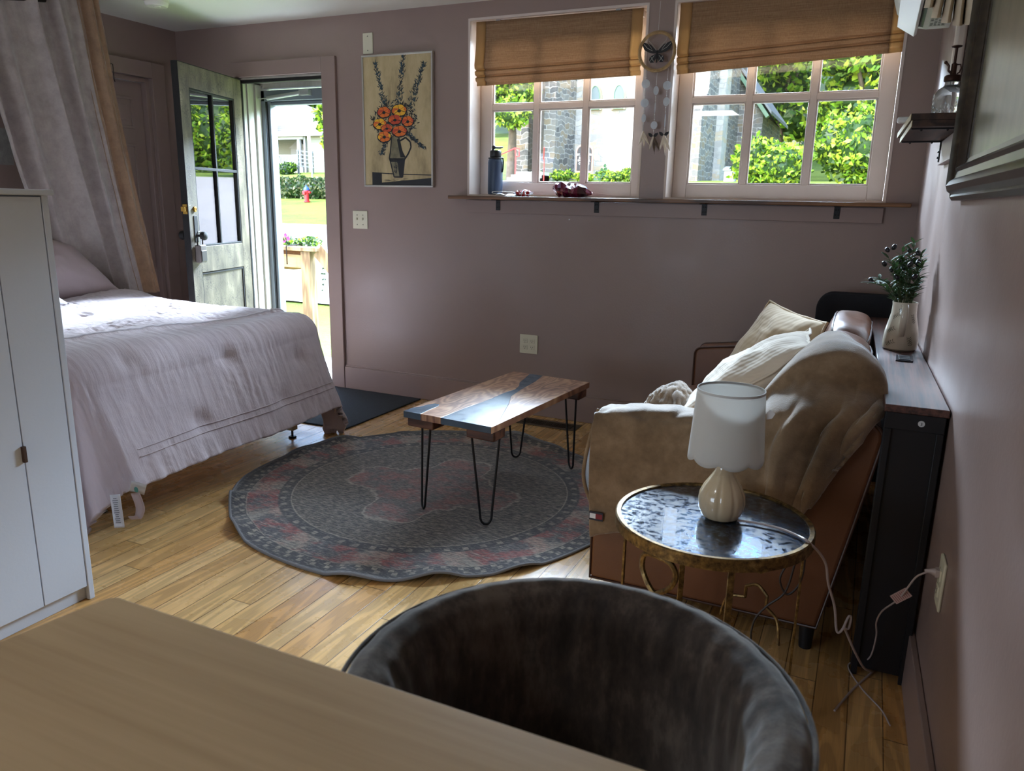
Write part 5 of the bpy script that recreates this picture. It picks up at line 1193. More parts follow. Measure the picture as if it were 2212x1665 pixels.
for zz in (.475, .505):
    g = G(); g.tube([duv(P1-(.595-zz)-.02, 1.95+1.25*t)+Vector((.003, 0, 0)) for t in np.linspace(0, 1, 70)], .0022, 6); g.build('hem_stitching', DUV, dv)
LBW = pm('label_white', (216, 214, 216), .5); LBG = pm('label_text_grey', (90, 90, 96), .6); LGR = pm('leaf_badge_green', (70, 130, 120), .5)
def ribbon(name, P_, wv, mats, marks=0, parent=dv):
    g = G(); P_ = [Vector(p) for p in P_]; wv = Vector(wv)
    g.loft([[p-wv/2, p+wv/2] for p in P_], 14, 4)
    o = g.build(name, mats[0], parent, solid=.0006)
    if marks:
        g = G(); n = Vector((1, -1, .15)).normalized(); rr5 = random.Random(1)
        a, b_ = P_[0], P_[-1]
        for k in range(marks):
            c = a.lerp(b_, .12+.78*k/marks)+n*.003; L = wv.length*.36; L2 = L*rr5.uniform(.5, 1)
            g.obox(c+wv.normalized()*(-.05*wv.length), (L2*1.6, .0003, .0022), wv, n, wv.cross(n))
        g.build('label_print', mats[1], o, smooth=0)
    return o
lw = Vector((.028, .022, 0))
ribbon('care_label', [(-2.44, 1.80, .185), (-2.43, 1.795, .13), (-2.42, 1.79, .06)], lw, (LBW, LBG), 13)
o = ribbon('brand_label', [(-2.43, 1.86, .200), (-2.42, 1.88, .19), (-2.40, 1.90, .175)], (.02, .0, .045), (LBW, LBG))
g = G(); g.sphere((-2.410, 1.868, .186), .011, 10, 8, (1, .3, 1)); g.build('leaf_badge', LGR, o)
ribbon('satin_strap', [(-2.42, 1.87, .17), (-2.40, 1.87, .11), (-2.40, 1.85, .075), (-2.41, 1.84, .09)], lw*.9, (pm('pink_satin', (190, 166, 160), .3), LBG))
PIL = pm('mauve_pillowcase', (178, 160, 162), .88, var=.04, vs=4, bs=.3, bscale=14, bd=.01)
pillow('bed_pillow', (-4.00, 2.42, .69), (-4.03, 3.17, .70), (-4.30, 3.03, 1.01), (-4.30, 2.42, 1.02), .20, PIL, 'pinkish grey pillow leaning at the head of the bed by the curtain', 'pillow', 3, wr=.01, pipe=False)
pillow('bed_pillow', (-3.72, 2.02, .71), (-3.74, 2.62, .71), (-4.02, 2.58, .88), (-4.0, 2.02, .90), .14, pm('white_pillowcase', (216, 214, 220), .85), 'white pillow whose corner shows beside the white cabinet', 'pillow', 9, wr=.008, pipe=False)
# curtain
def m_velvet(name, c1, c2):
    m, nt, b = newmat(name); v = obc(nt); n = noi(nt, v, 16, 5, .7)
    setc(nt, b, 'Base Color', ramp(nt, n, [(.3, rgb(*c1)), (.7, rgb(*c2))])); b.inputs['Roughness'].default_value = .9; b.inputs['Sheen Weight'].default_value = .5; bump(nt, b, noi(nt, v, 90, 4), .25, .002); return m
cu = thing('bed_curtain', 'tall mauve grey velvet bed curtain with a tan edge falling behind the pillow', 'curtain', (-4.25, 3.1, .6))
def cur(y0t, y1t, y0b, y1b, npl, amp, ph, x=-4.22):
    def f(u, v):
        k = v**1.15; y = (y0t+(y1t-y0t)*u)*(1-k)+(y0b+(y1b-y0b)*u)*k; z = 2.355-1.70*v
        q = u*npl*6.283+ph+1.1*math.sin(u*7.3+ph)+.5*math.sin(v*2.4+u*3)
        a = amp*(.55+.45*v)*(.65+.5*math.sin(u*11+2*ph+v)); s = math.sin(q)
        return Vector((x+a*s+.35*a*math.sin(q*2.3+v)*(1-v)+.010*fbm(u*6, v*4, ph)-.03*v+.05*u, y+a*.35*math.cos(q), z))
    return f
g = G(); g.grid(190, 50, cur(2.56, 3.16, 2.90, 3.44, 4.0, .050, 0)); g.build('curtain_panel', m_velvet('grey_mauve_velvet', (142, 130, 126), (168, 156, 150)), cu, smooth=180, solid=.003)
g = G(); g.grid(60, 50, cur(3.145, 3.275, 3.425, 3.56, 1.6, .035, 1.2, -4.18)); g.build('curtain_border', m_velvet('tan_velvet', (126, 98, 74), (156, 124, 94)), cu, smooth=180, solid=.003)
g = G(); g.tube([(-4.20, 2.3, 2.20), (-4.20, 2.70, 2.235), (-4.2, 3.0, 2.285)], .016, 10); g.build('canopy_rod', IRON, cu)

# ------------------------------------------------------------------ white cabinet, desk, chair
cb = thing('white_cabinet', 'tall white cabinet with slim doors at the left, in front of the bed', 'cabinet', (-2.35, 1.1, 0))
CWH = pm('white_cabinet_lacquer', (208, 214, 226), .5, bs=.06, bscale=120)
kx = -2.145
g = G(); g.box(kx-.40, kx-.0185, .70, 1.472, .0, 1.262); g.box(kx-.018, kx, 1.455, 1.474, 0, 1.262); g.box(kx-.018, kx, .70, .718, 0, 1.262); g.build('carcass', CWH, cb, bevel=.002)
g = G(); g.box(kx-.41, kx+.010, .69, 1.487, 1.2625, 1.279); g.build('cabinet_top', CWH, cb, bevel=.003)
for y0, y1 in ((1.3125, 1.452), (1.166, 1.3095), (1.020, 1.163), (.874, 1.017), (.721, .871)):
    g = G(); g.box(kx-.018, kx-.001, y0, y1, .05, 1.258); d = g.build('door', CWH, cb, bevel=.0012)
    if y0 in (1.166, .874):
        g = G(); g.box(kx-.001, kx+.010, y1-.006, y1+.004, .512, .560); g.build('leather_pull', pm('brown_leather_tab', (70, 48, 38), .5), d, bevel=.001)
dk = thing('desk', 'light wood desk top in the near left foreground', 'desk', (-.4, .2, 0))
DKM = m_wood('pale_oak_laminate', (166, 138, 102), (182, 154, 117), (196, 168, 130), 0, scale=.5, rough=.42, ring=16, bs=.05)
g = G(); g.prism([(-.852, .618), (-.862, .612), (-.866, .600), (-.905, .38), (-1.03, -.35), (.17, -.35), (.17, .618)], .722, .75, 'z'); g.build('desktop', DKM, dk, bevel=.003)
for x, y in ((-.80, .55), (.12, .55), (-.93, -.30), (.12, -.30)):
    g = G(); g.box(x-.02, x+.02, y-.02, y+.02, 0, .7215); g.build('leg', DKM, dk, bevel=.002)
ch = thing('barrel_chair', 'dark grey velvet barrel chair with rounded back tucked under the desk', 'chair', (-.228, .6, 0))
def m_chair():
    m, nt, b = newmat('brown_grey_velvet'); v = obc(nt); n = noi(nt, mapping(nt, v, (1, 1, .35)), 34, 5, .7); n2 = noi(nt, v, 6, 4)
    setc(nt, b, 'Base Color', ramp(nt, mth(nt, 'ADD', mth(nt, 'MULTIPLY', n, .6), mth(nt, 'MULTIPLY', n2, .4)), [(.38, rgb(40, 33, 29)), (.5, rgb(66, 56, 50)), (.62, rgb(100, 89, 80))])); b.inputs['Roughness'].default_value = .85
    b.inputs['Sheen Weight'].default_value = .5; b.inputs['Sheen Roughness'].default_value = .4; bump(nt, b, n, .3, .003); return m
CHV = m_chair(); hx_, hy_, ro = -.268, .764, .285
def chv(u, v):
    th = R_(-126+252*u); # 0 = back (+y)
    # section: inner bottom -> inner top -> rim -> outer top -> outer bottom
    S = [(.215, .40), (.208, .46), (.204, .54), (.204, .61), (.210, .674), (.224, .705), (.246, .717), (.268, .709), (.281, .685), (.285, .62), (.282, .54), (.270, .44), (.255, .34)]
    k = v*(len(S)-1); i = min(int(k), len(S)-2); f = k-i; r = S[i][0]*(1-f)+S[i+1][0]*f; z = S[i][1]*(1-f)+S[i+1][1]*f
    
    r += .0015*fbm(u*30, v*6, 2)+.0012*math.sin(u*150+3*fbm(u*5, v*3))*(1 if .25 < v < .6 else .3)
    return Vector((hx_+r*math.sin(th), hy_+r*math.cos(th), z))
g = G(); g.grid(140, 60, chv); g.build('backrest', CHV, ch, smooth=180, solid=0)
g = G(); g.tube([Vector((hx_+.279*math.sin(R_(-126+252*u)), hy_+.279*math.cos(R_(-126+252*u)), .699)) for u in np.linspace(0, 1, 60)], .0035, 8); g.build('welt', CHV, ch)
g = G(); g.lathe([(.02, .34), (.21, .342), (.235, .37), (.233, .42), (.215, .445), (.10, .455), (.0, .457)], (hx_, hy_-.04, 0), 48); g.build('seat', CHV, ch)
for a in (45, 135, 225, 315):
    g = G(); c, s = math.cos(R_(a)), math.sin(R_(a)); g.tube([(hx_+.13*c, hy_-.03+.13*s, .342), (hx_+.19*c, hy_-.03+.19*s, .0)], [.016, .010], 12); g.build('leg', BB, ch)

# ================================================================== OUTSIDE
def TZf(x, y):     # terrain height
    def il(v, P_): return float(np.interp(v, [p[0] for p in P_], [p[1] for p in P_]))
    a = il(y, [(4, -.2), (9, -.2), (14, .0), (20, .40), (23, .62), (26, 1.10), (28, 1.30), (34, 2.2), (40, 2.85), (60, 4.0), (80, 9.), (110, 22.), (150, 44.)])
    b = il(y, [(4, -.2), (9, -.2), (13, .1), (17, .75), (20, 1.72), (23.5, 1.95), (26, 2.08), (34, 2.3), (42, 3.2), (52, 9), (80, 24.), (110, 38.), (150, 55.)])
    t = min(1, max(0, (x/max(y, 1)+.66)/.12)); t = t*t*(3-2*t)
    return a*(1-t)+b*t
def m_grass(name, c1, c2, c3):
    m, nt, b = newmat(name); v = nd(nt, 'NewGeometry', out=0)
    f = mth(nt, 'ADD', mth(nt, 'MULTIPLY', noi(nt, v, .8, 5, .6), .5), mth(nt, 'MULTIPLY', noi(nt, v, 22, 4, .7), .5))
    setc(nt, b, 'Base Color', ramp(nt, f, [(.36, rgb(*c1)), (.5, rgb(*c2)), (.66, rgb(*c3))])); b.inputs['Roughness'].default_value = .9; bump(nt, b, noi(nt, v, 30, 4), .6, .05); return m
GR1 = m_grass('sunny_lawn', (70, 94, 24), (98, 122, 34), (122, 138, 48)); HILLM = m_grass('wooded_hill', (16, 32, 20), (32, 54, 28), (54, 78, 36))
ROADM = pm('pale_road', (150, 148, 144), .9, var=.05, vs=2, bs=.3, bscale=60)
def patch(name, x0, x1, y0, y1, nx, ny, mat, dz=0, skew=0):
    g = G(); g.grid(nx, ny, lambda u, v: Vector((x0+(x1-x0)*u+skew*v, y0+(y1-y0)*v, TZf(x0+(x1-x0)*u+skew*v, y0+(y1-y0)*v)+dz))); return g.build(name, mat, smooth=180)
struct(patch('lawn', -60, 22, 4.3, 46, 120, 90, GR1))
struct(patch('road', -60, 22, 8.6, 20.2, 100, 30, ROADM, .03))
struct(patch('hill', -150, 90, 45.5, 150, 90, 60, HILLM))
# foliage
def rotmats(n, rs):
    q = rs.normal(size=(n, 4)); q /= np.linalg.norm(q, axis=1)[:, None]; w, x, y, z = q.T
    ax = np.stack([1-2*(y*y+z*z), 2*(x*y+w*z), 2*(x*z-w*y)], 1); ay = np.stack([2*(x*y-w*z), 1-2*(x*x+z*z), 2*(y*z+w*x)], 1); return ax, ay
def foliage(name, clumps, n, size, mats, parent, seed=0, core=True, fill=.35):
    rs = np.random.RandomState(seed); vol = np.array([np.prod(c[1])**(2/3) for c in clumps]); pr = vol/vol.sum()
    idx = rs.choice(len(clumps), n, p=pr); C = np.array([c[0] for c in clumps])[idx]; Rr = np.array([c[1] for c in clumps])[idx]
    d = rs.normal(size=(n, 3)); d /= np.linalg.norm(d, axis=1)[:, None]; rad = 1-fill*rs.rand(n)**1.5+rs.normal(size=n)*.05
    lump = 1+.16*np.sin(d[:, 0]*9+idx)*np.sin(d[:, 1]*8+2)+.12*np.sin(d[:, 2]*13+idx*2)
    Pn = C+d*Rr*(rad*lump)[:, None]; ax, ay = rotmats(n, rs); s = size*(.6+.8*rs.rand(n))[:, None]
    ax, ay = ax*s, ay*s*.55; V = np.stack([Pn-ax, Pn-ay, Pn+ax, Pn+ay], 1).reshape(-1, 3)
    F = np.arange(4*n).reshape(-1, 4); MI = (rs.rand(n)*len(mats)).astype(int)
    vs, fs, mi = V.tolist(), F.tolist(), MI.tolist()
    if core:
        for ci, (c, r) in enumerate(clumps):
            g = G(); g.sphere((0, 0, 0), 1, 14, 10); o = len(vs)
            for p in g.v:
                q = 1+.10*math.sin(p[0]*9+ci)*math.sin(p[1]*8+2); vs.append([c[k]+p[k]*r[k]*.80*q for k in range(3)])
            fs += [[i+o for i in f] for f in g.f]; mi += [0]*len(g.f)
    me = bpy.data.meshes.new(name); me.from_pydata(vs, [], fs)
    for m in mats: me.materials.append(m)
    me.polygons.foreach_set('material_index', mi); me.update()
    o = bpy.data.objects.new(name, me); COL.objects.link(o)
    if parent: o.parent = parent; o.matrix_parent_inverse = PI_(parent)
    return o
LG = [m_leaf('dark_leaf_green', (30, 58, 18), (54, 88, 26), .5, .25), m_leaf('fresh_leaf_green', (98, 144, 30), (134, 172, 40), .5, .35), m_leaf('yellow_leaf_green', (150, 176, 44), (186, 204, 66), .5, .35)]
LD = [m_leaf('deep_leaf_green', (22, 46, 24), (40, 70, 32), .5, .2), LG[0], LG[1]]
BARK = pm('grey_brown_bark', (92, 78, 62), .9, var=.25, vs=8, bs=.8, bscale=20)
def tree(x, y, h, w, label, seed, mats=LG, n=9000, size=.13, trunk=.16, lean=0, low=.35, group=None, name='tree', z=None):
    z0 = TZf(x, y) if z is None else z; t = thing(name, label, 'tree', (x, y, z0), group); rs = random.Random(seed)
    cl = []
    for k in range(9):
        a = rs.uniform(0, 6.28); q = rs.uniform(.15, .55)*w; zz = z0+h*rs.uniform(low+.1, .86); r = w*rs.uniform(.34, .52)
        cl.append(((x+q*math.cos(a)+lean*(zz-z0)/h, y+q*math.sin(a), zz), (r, r, r*.8)))
    cl.append(((x+lean, y, z0+h*.72), (w*.6, w*.6, h*.26)))
    foliage('foliage', cl, n, size, mats, t, seed)
    g = G(); g.tube([(x, y, z0-.2), (x+.05, y, z0+h*.3), (x+lean*.5, y, z0+h*.65)], [trunk, trunk*.75, trunk*.35], 10)
    for k in range(4): a = rs.uniform(0, 6.28); g.tube([(x, y, z0+h*.3), (x+w*.25*math.cos(a), y+w*.25*math.sin(a), z0+h*.48), (x+w*.45*math.cos(a), y+w*.45*math.sin(a), z0+h*.62)], [trunk*.45, trunk*.3, trunk*.12], 7)
    g.build('trunk', BARK, t); return t
def bush(x, y, rx, ry, h, label, seed, mats=LG, n=5000, size=.09, cat='shrub', name='shrub', nc=7, group=None):
    z0 = TZf(x, y); rs = random.Random(seed); cl = []
    for k in range(nc):
        a = rs.uniform(0, 6.28); q = rs.uniform(0, .65); r = rs.uniform(.35, .6); cl.append(((x+q*rx*math.cos(a), y+q*ry*math.sin(a), z0+h*rs.uniform(.35, .62)), (rx*r, ry*r, h*rs.uniform(.34, .46))))
    return tag(foliage(name, cl, n, size, mats, None, seed), label, cat, group)
# ---- view through the two windows: church, trees, bushes
def m_stone(name, base, bright=1.0, sc=(3.0, 3.0, 4.6)):
    m, nt, b = newmat(name); v = nd(nt, 'NewGeometry', out=0); s = nd(nt, 'SeparateXYZ', {0: v}, out=None)
    w = noi(nt, v, 1.1, 3, .5); u = mth(nt, 'ADD', mth(nt, 'ADD', s.outputs[0], s.outputs[1]), mth(nt, 'MULTIPLY', w, .5)); zz = mth(nt, 'ADD', s.outputs[2], mth(nt, 'MULTIPLY', noi(nt, v, 2.3, 2), .34))
    vec = nd(nt, 'CombineXYZ', {0: u, 1: zz, 2: 0.})
    br = nd(nt, 'TexBrick', {'Vector': vec, 'Color1': (0, 0, 0, 1), 'Color2': (1, 1, 1, 1), 'Mortar': (.5, .5, .5, 1), 'Scale': 1., 'Mortar Size': .013, 'Mortar Smooth': .3, 'Bias': 0., 'Brick Width': .38, 'Row Height': .17}, out=None, offset=.37, squash=1.6, squash_frequency=3)
    cl = br.outputs[0]; mo = br.outputs[1]; n = noi(nt, v, 9, 5, .65)
    c = ramp(nt, mth(nt, 'ADD', mth(nt, 'MULTIPLY', cl, .6), mth(nt, 'MULTIPLY', n, .4)), [(p, rgb(*[min(255, q*bright) for q in c_])) for p, c_ in zip((.2, .4, .55, .68, .85), base)])
    c = mix(nt, mo, c, rgb(160, 157, 150)); setc(nt, b, 'Base Color', c); b.inputs['Roughness'].default_value = .9
    bump(nt, b, mth(nt, 'SUBTRACT', mth(nt, 'MULTIPLY', n, .8), mth(nt, 'MULTIPLY', mo, 1.)), .6, .04); return m
ST = m_stone('shaded_rubble_stone', [(84, 82, 80), (108, 106, 102), (122, 118, 110), (128, 112, 88), (104, 104, 106)])  # church stone with its shade put into the colour
STP = m_stone('sunlit_rubble_stone', [(150, 147, 140), (170, 166, 158), (178, 173, 163), (172, 156, 130), (164, 162, 158)])  # same stone, sunlight put in as a paler colour
chh = thing('stone_church', 'rubble stone church with buttresses and narrow pointed windows across the road', 'building', (-8, 26, 2.0))
def hole_wall(g, x0, x1, y, z0, z1): pass
g = G(); g.box(-11.6, -5.25, 26, 33, 1.2, 13); g.build('front_wall', STP, chh, smooth=0)
g = G(); g.prism([(-10.12, 24.15), (-9.72, 24.15), (-9.72, 26), (-10.12, 26)], 1.5, 12, 'z'); g.prism([(24.0, 1.5), (24.0, 2.55), (24.15, 2.85), (24.16, 1.5)], -10.2, -9.70, 'x'); g.build('buttress', ST, chh, smooth=0)
g = G(); g.prism([(-11.55, 24.95), (-11.02, 24.95), (-11.02, 26), (-11.55, 26)], 1.5, 12, 'z'); g.build('buttress', ST, chh, smooth=0)
g = G(); g.prism([(-5.85, 25.2), (-5.24, 25.2), (-5.24, 26.05), (-5.85, 26.05)], 1.5, 4.22, 'z'); g.prism([(25.2, 4.22), (25.99, 4.9), (25.99, 4.22)], -5.85, -5.24, 'x'); g.build('buttress', ST, chh, smooth=0)
g = G(); g.box(-5.26, -5.0, 27.6, 28.5, 1.5, 8); g.build('side_buttress', STP, chh, smooth=0)
g = G(); g.box(-5.252, -5.235, 26.0, 33, 1.2, 13); g.build('side_wall', ST, chh, smooth=0)
g = G(); g.box(-5.3, -4.32, 32, 38, 1.5, 4.75); g.prism([(-9.5, 4.75), (-4.32, 4.75), (-6.9, 8.2)], 32, 38, 'y'); g.build('transept', ST, chh, smooth=0)
GRN = pm('green_eave_paint', (112, 140, 112), .5)
g = G(); g.bar((-4.12, 31.9, 4.62), (-6.9, 31.9, 8.35), .14, .30, (0, 1, 0)); g.bar((-4.12, 34.9, 4.70), (-6.9, 34.9, 8.43), .14, 6.2, (1, 0, 1)) if False else None; g.build('eave', GRN, chh, bevel=.01)
g = G(); g.add([(-4.0, 31.8, 4.72), (-6.9, 31.8, 8.5), (-6.9, 38, 8.5), (-4.0, 38, 4.72), (-4.0, 31.8, 4.84), (-6.9, 31.8, 8.62), (-6.9, 38, 8.62), (-4.0, 38, 4.84)], [(0, 1, 2, 3), (4, 5, 6, 7), (0, 1, 5, 4), (1, 2, 6, 5), (2, 3, 7, 6), (3, 0, 4, 7)]); g.build('roof', pm('slate_roof', (130, 132, 134), .7, var=.2, vs=3), chh, smooth=0)
def arch(cx_, z0, w, h, n=8, k=1.0):
    P_ = [(cx_-w/2, z0), (cx_+w/2, z0), (cx_+w/2, z0+h-w*.85)]
    for i in range(1, n+1): t = i/n; P_.append((cx_+w/2*(1-t**1.5), z0+h-w*.85+w*.85*math.sin(t*math.pi/2)))
    for i in range(1, n): t = 1-i/n; P_.append((cx_-w/2*(1-t**1.5), z0+h-w*.85+w*.85*math.sin(t*math.pi/2)))
    P_.append((cx_-w/2, z0+h-w*.85)); return P_
DARKG = pm('dark_leaded_glass', (66, 84, 84), .25, coat=.4); SUR = pm('tan_stone_surround', (170, 158, 126), .8, var=.1, vs=6)
for cx_ in (-9.03, -8.20):
    g = G(); g.prism(arch(cx_, 4.36, .50, .84), 25.90, 26.02, 'y'); f = g.build('window', SUR, chh, smooth=0)
    g = G(); g.prism(arch(cx_+.02, 4.38, .33, .74), 25.89, 25.905, 'y'); g.build('pane', DARKG, f, smooth=0)
    g = G(); g.tube([(x, 25.88, z) for x, z in arch(cx_+.02, 4.38, .33, .74)], .018, 6, closed=True); g.build('green_frame', GRN, f)
# church sign
sgn = thing('church_sign', 'small arched black church notice board with white lettering on the stone wall', 'sign', (-8.85, 24.6, 2.1))
def asign(s, cx_=-8.83, z0=2.32, w=.50, h=.80, r=.32): 
    P_ = [(cx_-w/2-s, z0-s), (cx_+w/2+s, z0-s), (cx_+w/2+s, z0+h-.18)]
    for i in range(1, 12): a = math.pi*i/12; P_.append((cx_+(w/2+s)*math.cos(a), z0+h-.18+(.18+s)*math.sin(a)))
    P_.append((cx_-w/2-s, z0+h-.18)); return P_
g = G(); g.prism(asign(.05), 24.56, 24.62, 'y'); g.box(-9.10, -9.05, 24.58, 24.62, 1.7, 2.4); g.box(-8.61, -8.56, 24.58, 24.62, 1.7, 2.4); g.build('sign_frame', pm('salmon_sign_frame', (206, 150, 124), .6), sgn, smooth=0)
g = G(); g.prism(asign(0), 24.545, 24.561, 'y'); g.build('sign_board', pm('sign_black', (24, 24, 28), .4), sgn, smooth=0)
SWT = pm('sign_white', (236, 236, 232), .6)
for i, (t, sz) in enumerate((('ST. THOMAS', .088), ('& GRACE', .088), ('EPISCOPAL', .088), ('CHURCH', .088), ('SERVICES', .045))): text_mesh('lettering', t, sz, frameM((-8.83, 24.543, 2.80-.093*i), (1, 0, 0), (0, 0, 1)), SWT, sgn)
# red handrails and grey steps
REDP = pm('red_handrail_paint', (206, 66, 60), .5)
hr = thing('handrail', 'red metal handrail by the grey steps left of the church', 'handrail', (-10.3, 21.5, 1.9))
for (x, y, dx) in ((-10.45, 21.3, 0),):
    g = G(); g.tube([(x-.25, y, 2.45), (x+.10, y, 2.62), (x+.38, y+.5, 2.85), (x+.52, y+.5, 2.85), (x+.53, y+.5, 2.62), (x+.42, y+.5, 2.62), (x+.40, y+.5, 2.84)], .022, 8); g.build('rail', REDP, hr)
    g = G(); g.tube([(x+.10, y, 1.75), (x+.10, y, 2.62)], .022, 8); g.tube([(x+.42, y+.5, 1.9), (x+.42, y+.5, 2.62)], .022, 8); g.build('post', REDP, hr)
    g = G(); g.tube([(x-.3, y, 2.12), (x+.10, y, 2.12)], .016, 8); g.tube([(x+.1, y, 2.3), (x-.02, y, 2.5)], .012, 6); g.build('lower_rail', REDP, hr)
hr2 = thing('handrail', 'short red handrail in front of the tan stone beside the second buttress', 'handrail', (-8.9, 21.5, 1.9))
g = G(); g.tube([(-9.2, 22.0, 2.55), (-9.02, 21.6, 2.85)], .018, 8); g.build('rail', REDP, hr2); g = G(); g.tube([(-9.18, 22.0, 1.9), (-9.18, 22.0, 2.55)], .018, 8); g.build('post', REDP, hr2)
g = G()
for i in range(5): g.box(-10.15-.0*i, -9.25, 20.9+.28*i, 22.6, 1.5, 1.80+.095*i)
CONC = pm('pale_concrete', (188, 186, 180), .85, var=.1, vs=5, bs=.3, bscale=30)
tag(g.build('stone_steps', CONC, smooth=0), 'pale grey steps with red handrails, seen through the left window', 'steps')
tree(-10.85, 23.2, 4.9, 1.25, 'leafy green tree with bare leaning trunk beside the church steps', 31, n=9000, size=.085, trunk=.17, lean=-.25, low=.30)
tree(-14.8, 28.5, 7.5, 2.4, 'tall dark green tree standing left of the church', 32, LD, 9000, .13)
bush(-13.1, 24.3, 1.2, .9, 1.9, 'dark green shrub behind the red handrail', 33, LD, 5000, .08)
for i, (x, w, h) in enumerate(((-9.95, .45, .30), (-9.2, .5, .34), (-8.4, .55, .30), (-7.6, .55, .36), (-6.95, .5, .50))):
    bush(x, 23.3+.1*i, w, .35, h, ['low yellow green plant at the foot of the buttress', 'low yellow green plant under the church sign', 'low yellow green plant below the right pointed window', 'low yellow green plant right of the church sign', 'taller yellow green plant at the right end of the church bed'][i], 40+i, LG, 1400, .045, nc=5)
# sprig growing up outside the glass
g = G(); rr = random.Random(9); g.tube([(-1.50, 4.40, 1.30), (-1.475, 4.40, 1.42), (-1.455, 4.40, 1.475)], .0016, 5); gl = []
for (x, z, a) in ((-1.50, 1.405, 2.5), (-1.492, 1.405, .6), (-1.475, 1.43, 2.8), (-1.470, 1.435, .3), (-1.463, 1.455, 2.2), (-1.455, 1.458, .9), (-1.452, 1.475, 1.6)): leaf(g, Vector((x, 4.40, z)), Vector((math.cos(a), 0, math.sin(a))), Vector((0, -1, 0)), .024, .018)
tag(g.build('garden_sprig', LD[0]), 'dark leafy sprig rising outside the glass of the left window', 'plant')
# right window greenery
bush(-2.35, 21.5, 1.15, 1.2, 1.15, 'yellow green bush right of the stone wall in the right window', 51, LG, 7000, .075)
bush(-.45, 21.2, 1.35, 1.2, 1.75, 'large rounded yellow green bush filling the lower right window pane', 52, LG, 9000, .075)
bush(2.0, 24.2, 1.3, 1.2, 2.4, 'tall yellow green bush at the right edge of the right window', 53, LG, 6000, .08)
treeslb = ['broad sunlit tree above the bush in the right window', 'sunlit tree beside the green church eave', 'dense tree at the top of the right hand pane', 'dark green tree rising behind the pale house wall', 'far tree on the slope left of the church roof', 'tall tree at the far right of the right window', 'high tree on the hill behind the church']
for i, (x, y, h, w, mt) in enumerate(((-.6, 30, 7.2, 2.6, LG), (-4.6, 40, 10.5, 3.4, LG), (1.6, 34, 9.5, 3.4, LG), (-4.6, 54, 9.0, 2.8, LD), (-11.5, 52, 12, 3.8, LD), (4.6, 40, 11, 4.2, LG), (1.0, 49, 13, 4.2, LG))):
    tree(x, y, h, w, treeslb[i], 60+i, mt, 10000, .15 if y < 38 else .2, .22, low=.12)
g = G(); g.box(-6.1, -3.9, 44, 46, 2.8, 5.6); tag(g.build('garden_house', pm('cream_render', (226, 206, 176), .7)), 'pale cream house wall glimpsed between the trees in the right window', 'building')
gt = thing('teal_porch', 'small teal painted door surround at the foot of the stone wall', 'porch', (-4.1, 29, 2.0)); TEAL = pm('teal_paint', (96, 150, 160), .5)
g = G(); g.box(-4.35, -3.9, 29, 29.3, 2.2, 2.62); g.box(-4.42, -3.82, 28.9, 29.35, 2.62, 2.72); g.build('door_frame', TEAL, gt, smooth=0); g = G(); g.box(-4.24, -4.0, 28.98, 29.0, 2.2, 2.54); g.build('door_pane', DARKG, gt, smooth=0)
ub = thing('utility_box', 'grey slant topped utility box at the foot of the church wall', 'box', (-4.3, 25, 2.0))
g = G(); g.box(-4.38, -4.08, 25.0, 25.4, 1.9, 2.35); g.build('box_body', CONC, ub, smooth=0); g = G(); g.prism([(24.95, 2.35), (25.45, 2.35), (25.45, 2.50), (24.95, 2.40)], -4.42, -4.04, 'x'); g.build('box_lid', pm('slate_grey_lid', (120, 130, 140), .5), ub, smooth=0)
# ---- view through the door: lawn, hedge, hydrant, house
def bx2(name, m, x0, x1, y0, y1, z0, z1, p): g = G(); g.box(x0, x1, y0, y1, z0, z1); return g.build(name, m, p, smooth=0)
def m_siding():
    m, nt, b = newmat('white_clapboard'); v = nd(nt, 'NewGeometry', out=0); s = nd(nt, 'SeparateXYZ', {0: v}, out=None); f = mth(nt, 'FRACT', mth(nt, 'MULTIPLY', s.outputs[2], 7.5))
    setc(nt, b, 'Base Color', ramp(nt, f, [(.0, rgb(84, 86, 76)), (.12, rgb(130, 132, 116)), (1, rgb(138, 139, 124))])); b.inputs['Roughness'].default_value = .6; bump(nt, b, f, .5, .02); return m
SID = m_siding(); HW = pm('house_white_trim', (152, 153, 152), .6)
def m_shingle():
    m, nt, b = newmat('pale_roof_shingles'); v = nd(nt, 'NewGeometry', out=0); s = nd(nt, 'SeparateXYZ', {0: v}, out=None)
    br = nd(nt, 'TexBrick', {'Vector': nd(nt, 'CombineXYZ', {0: s.outputs[0], 1: s.outputs[2], 2: 0.}), 'Color1': rgb(128, 122, 120), 'Color2': rgb(142, 136, 133), 'Mortar': rgb(92, 86, 84), 'Scale': 1., 'Mortar Size': .012, 'Brick Width': .5, 'Row Height': .16}, out=0)
    setc(nt, b, 'Base Color', br); b.inputs['Roughness'].default_value = .85; return m
hs = thing('white_house', 'white clapboard house with pale shingle roof and porch beyond the hedge', 'building', (-34, 42, 2.9))
bx2('wall', SID, -33.1, -30.9, 40, 48, 2.2, 5.15, hs); bx2('wall', SID, -41, -33.1, 43.5, 48, 2.2, 5.15, hs)
bx2('porch_floor', HW, -41, -33.1, 39.8, 43.5, 2.6, 3.15, hs); bx2('porch_beam', HW, -41, -33.0, 39.8, 40.1, 4.85, 5.20, hs)
g = G(); g.add([(-41, 39.6, 5.15), (-30.7, 39.6, 5.15), (-36.4, 44, 7.55), (-41, 44, 7.55), (-30.7, 48.4, 5.15), (-41, 48.4, 5.15)], [(0, 1, 2, 3), (1, 4, 2), (4, 5, 3, 2), (0, 3, 5), (0, 5, 4, 1)]); g.build('roof', m_shingle(), hs, smooth=0)
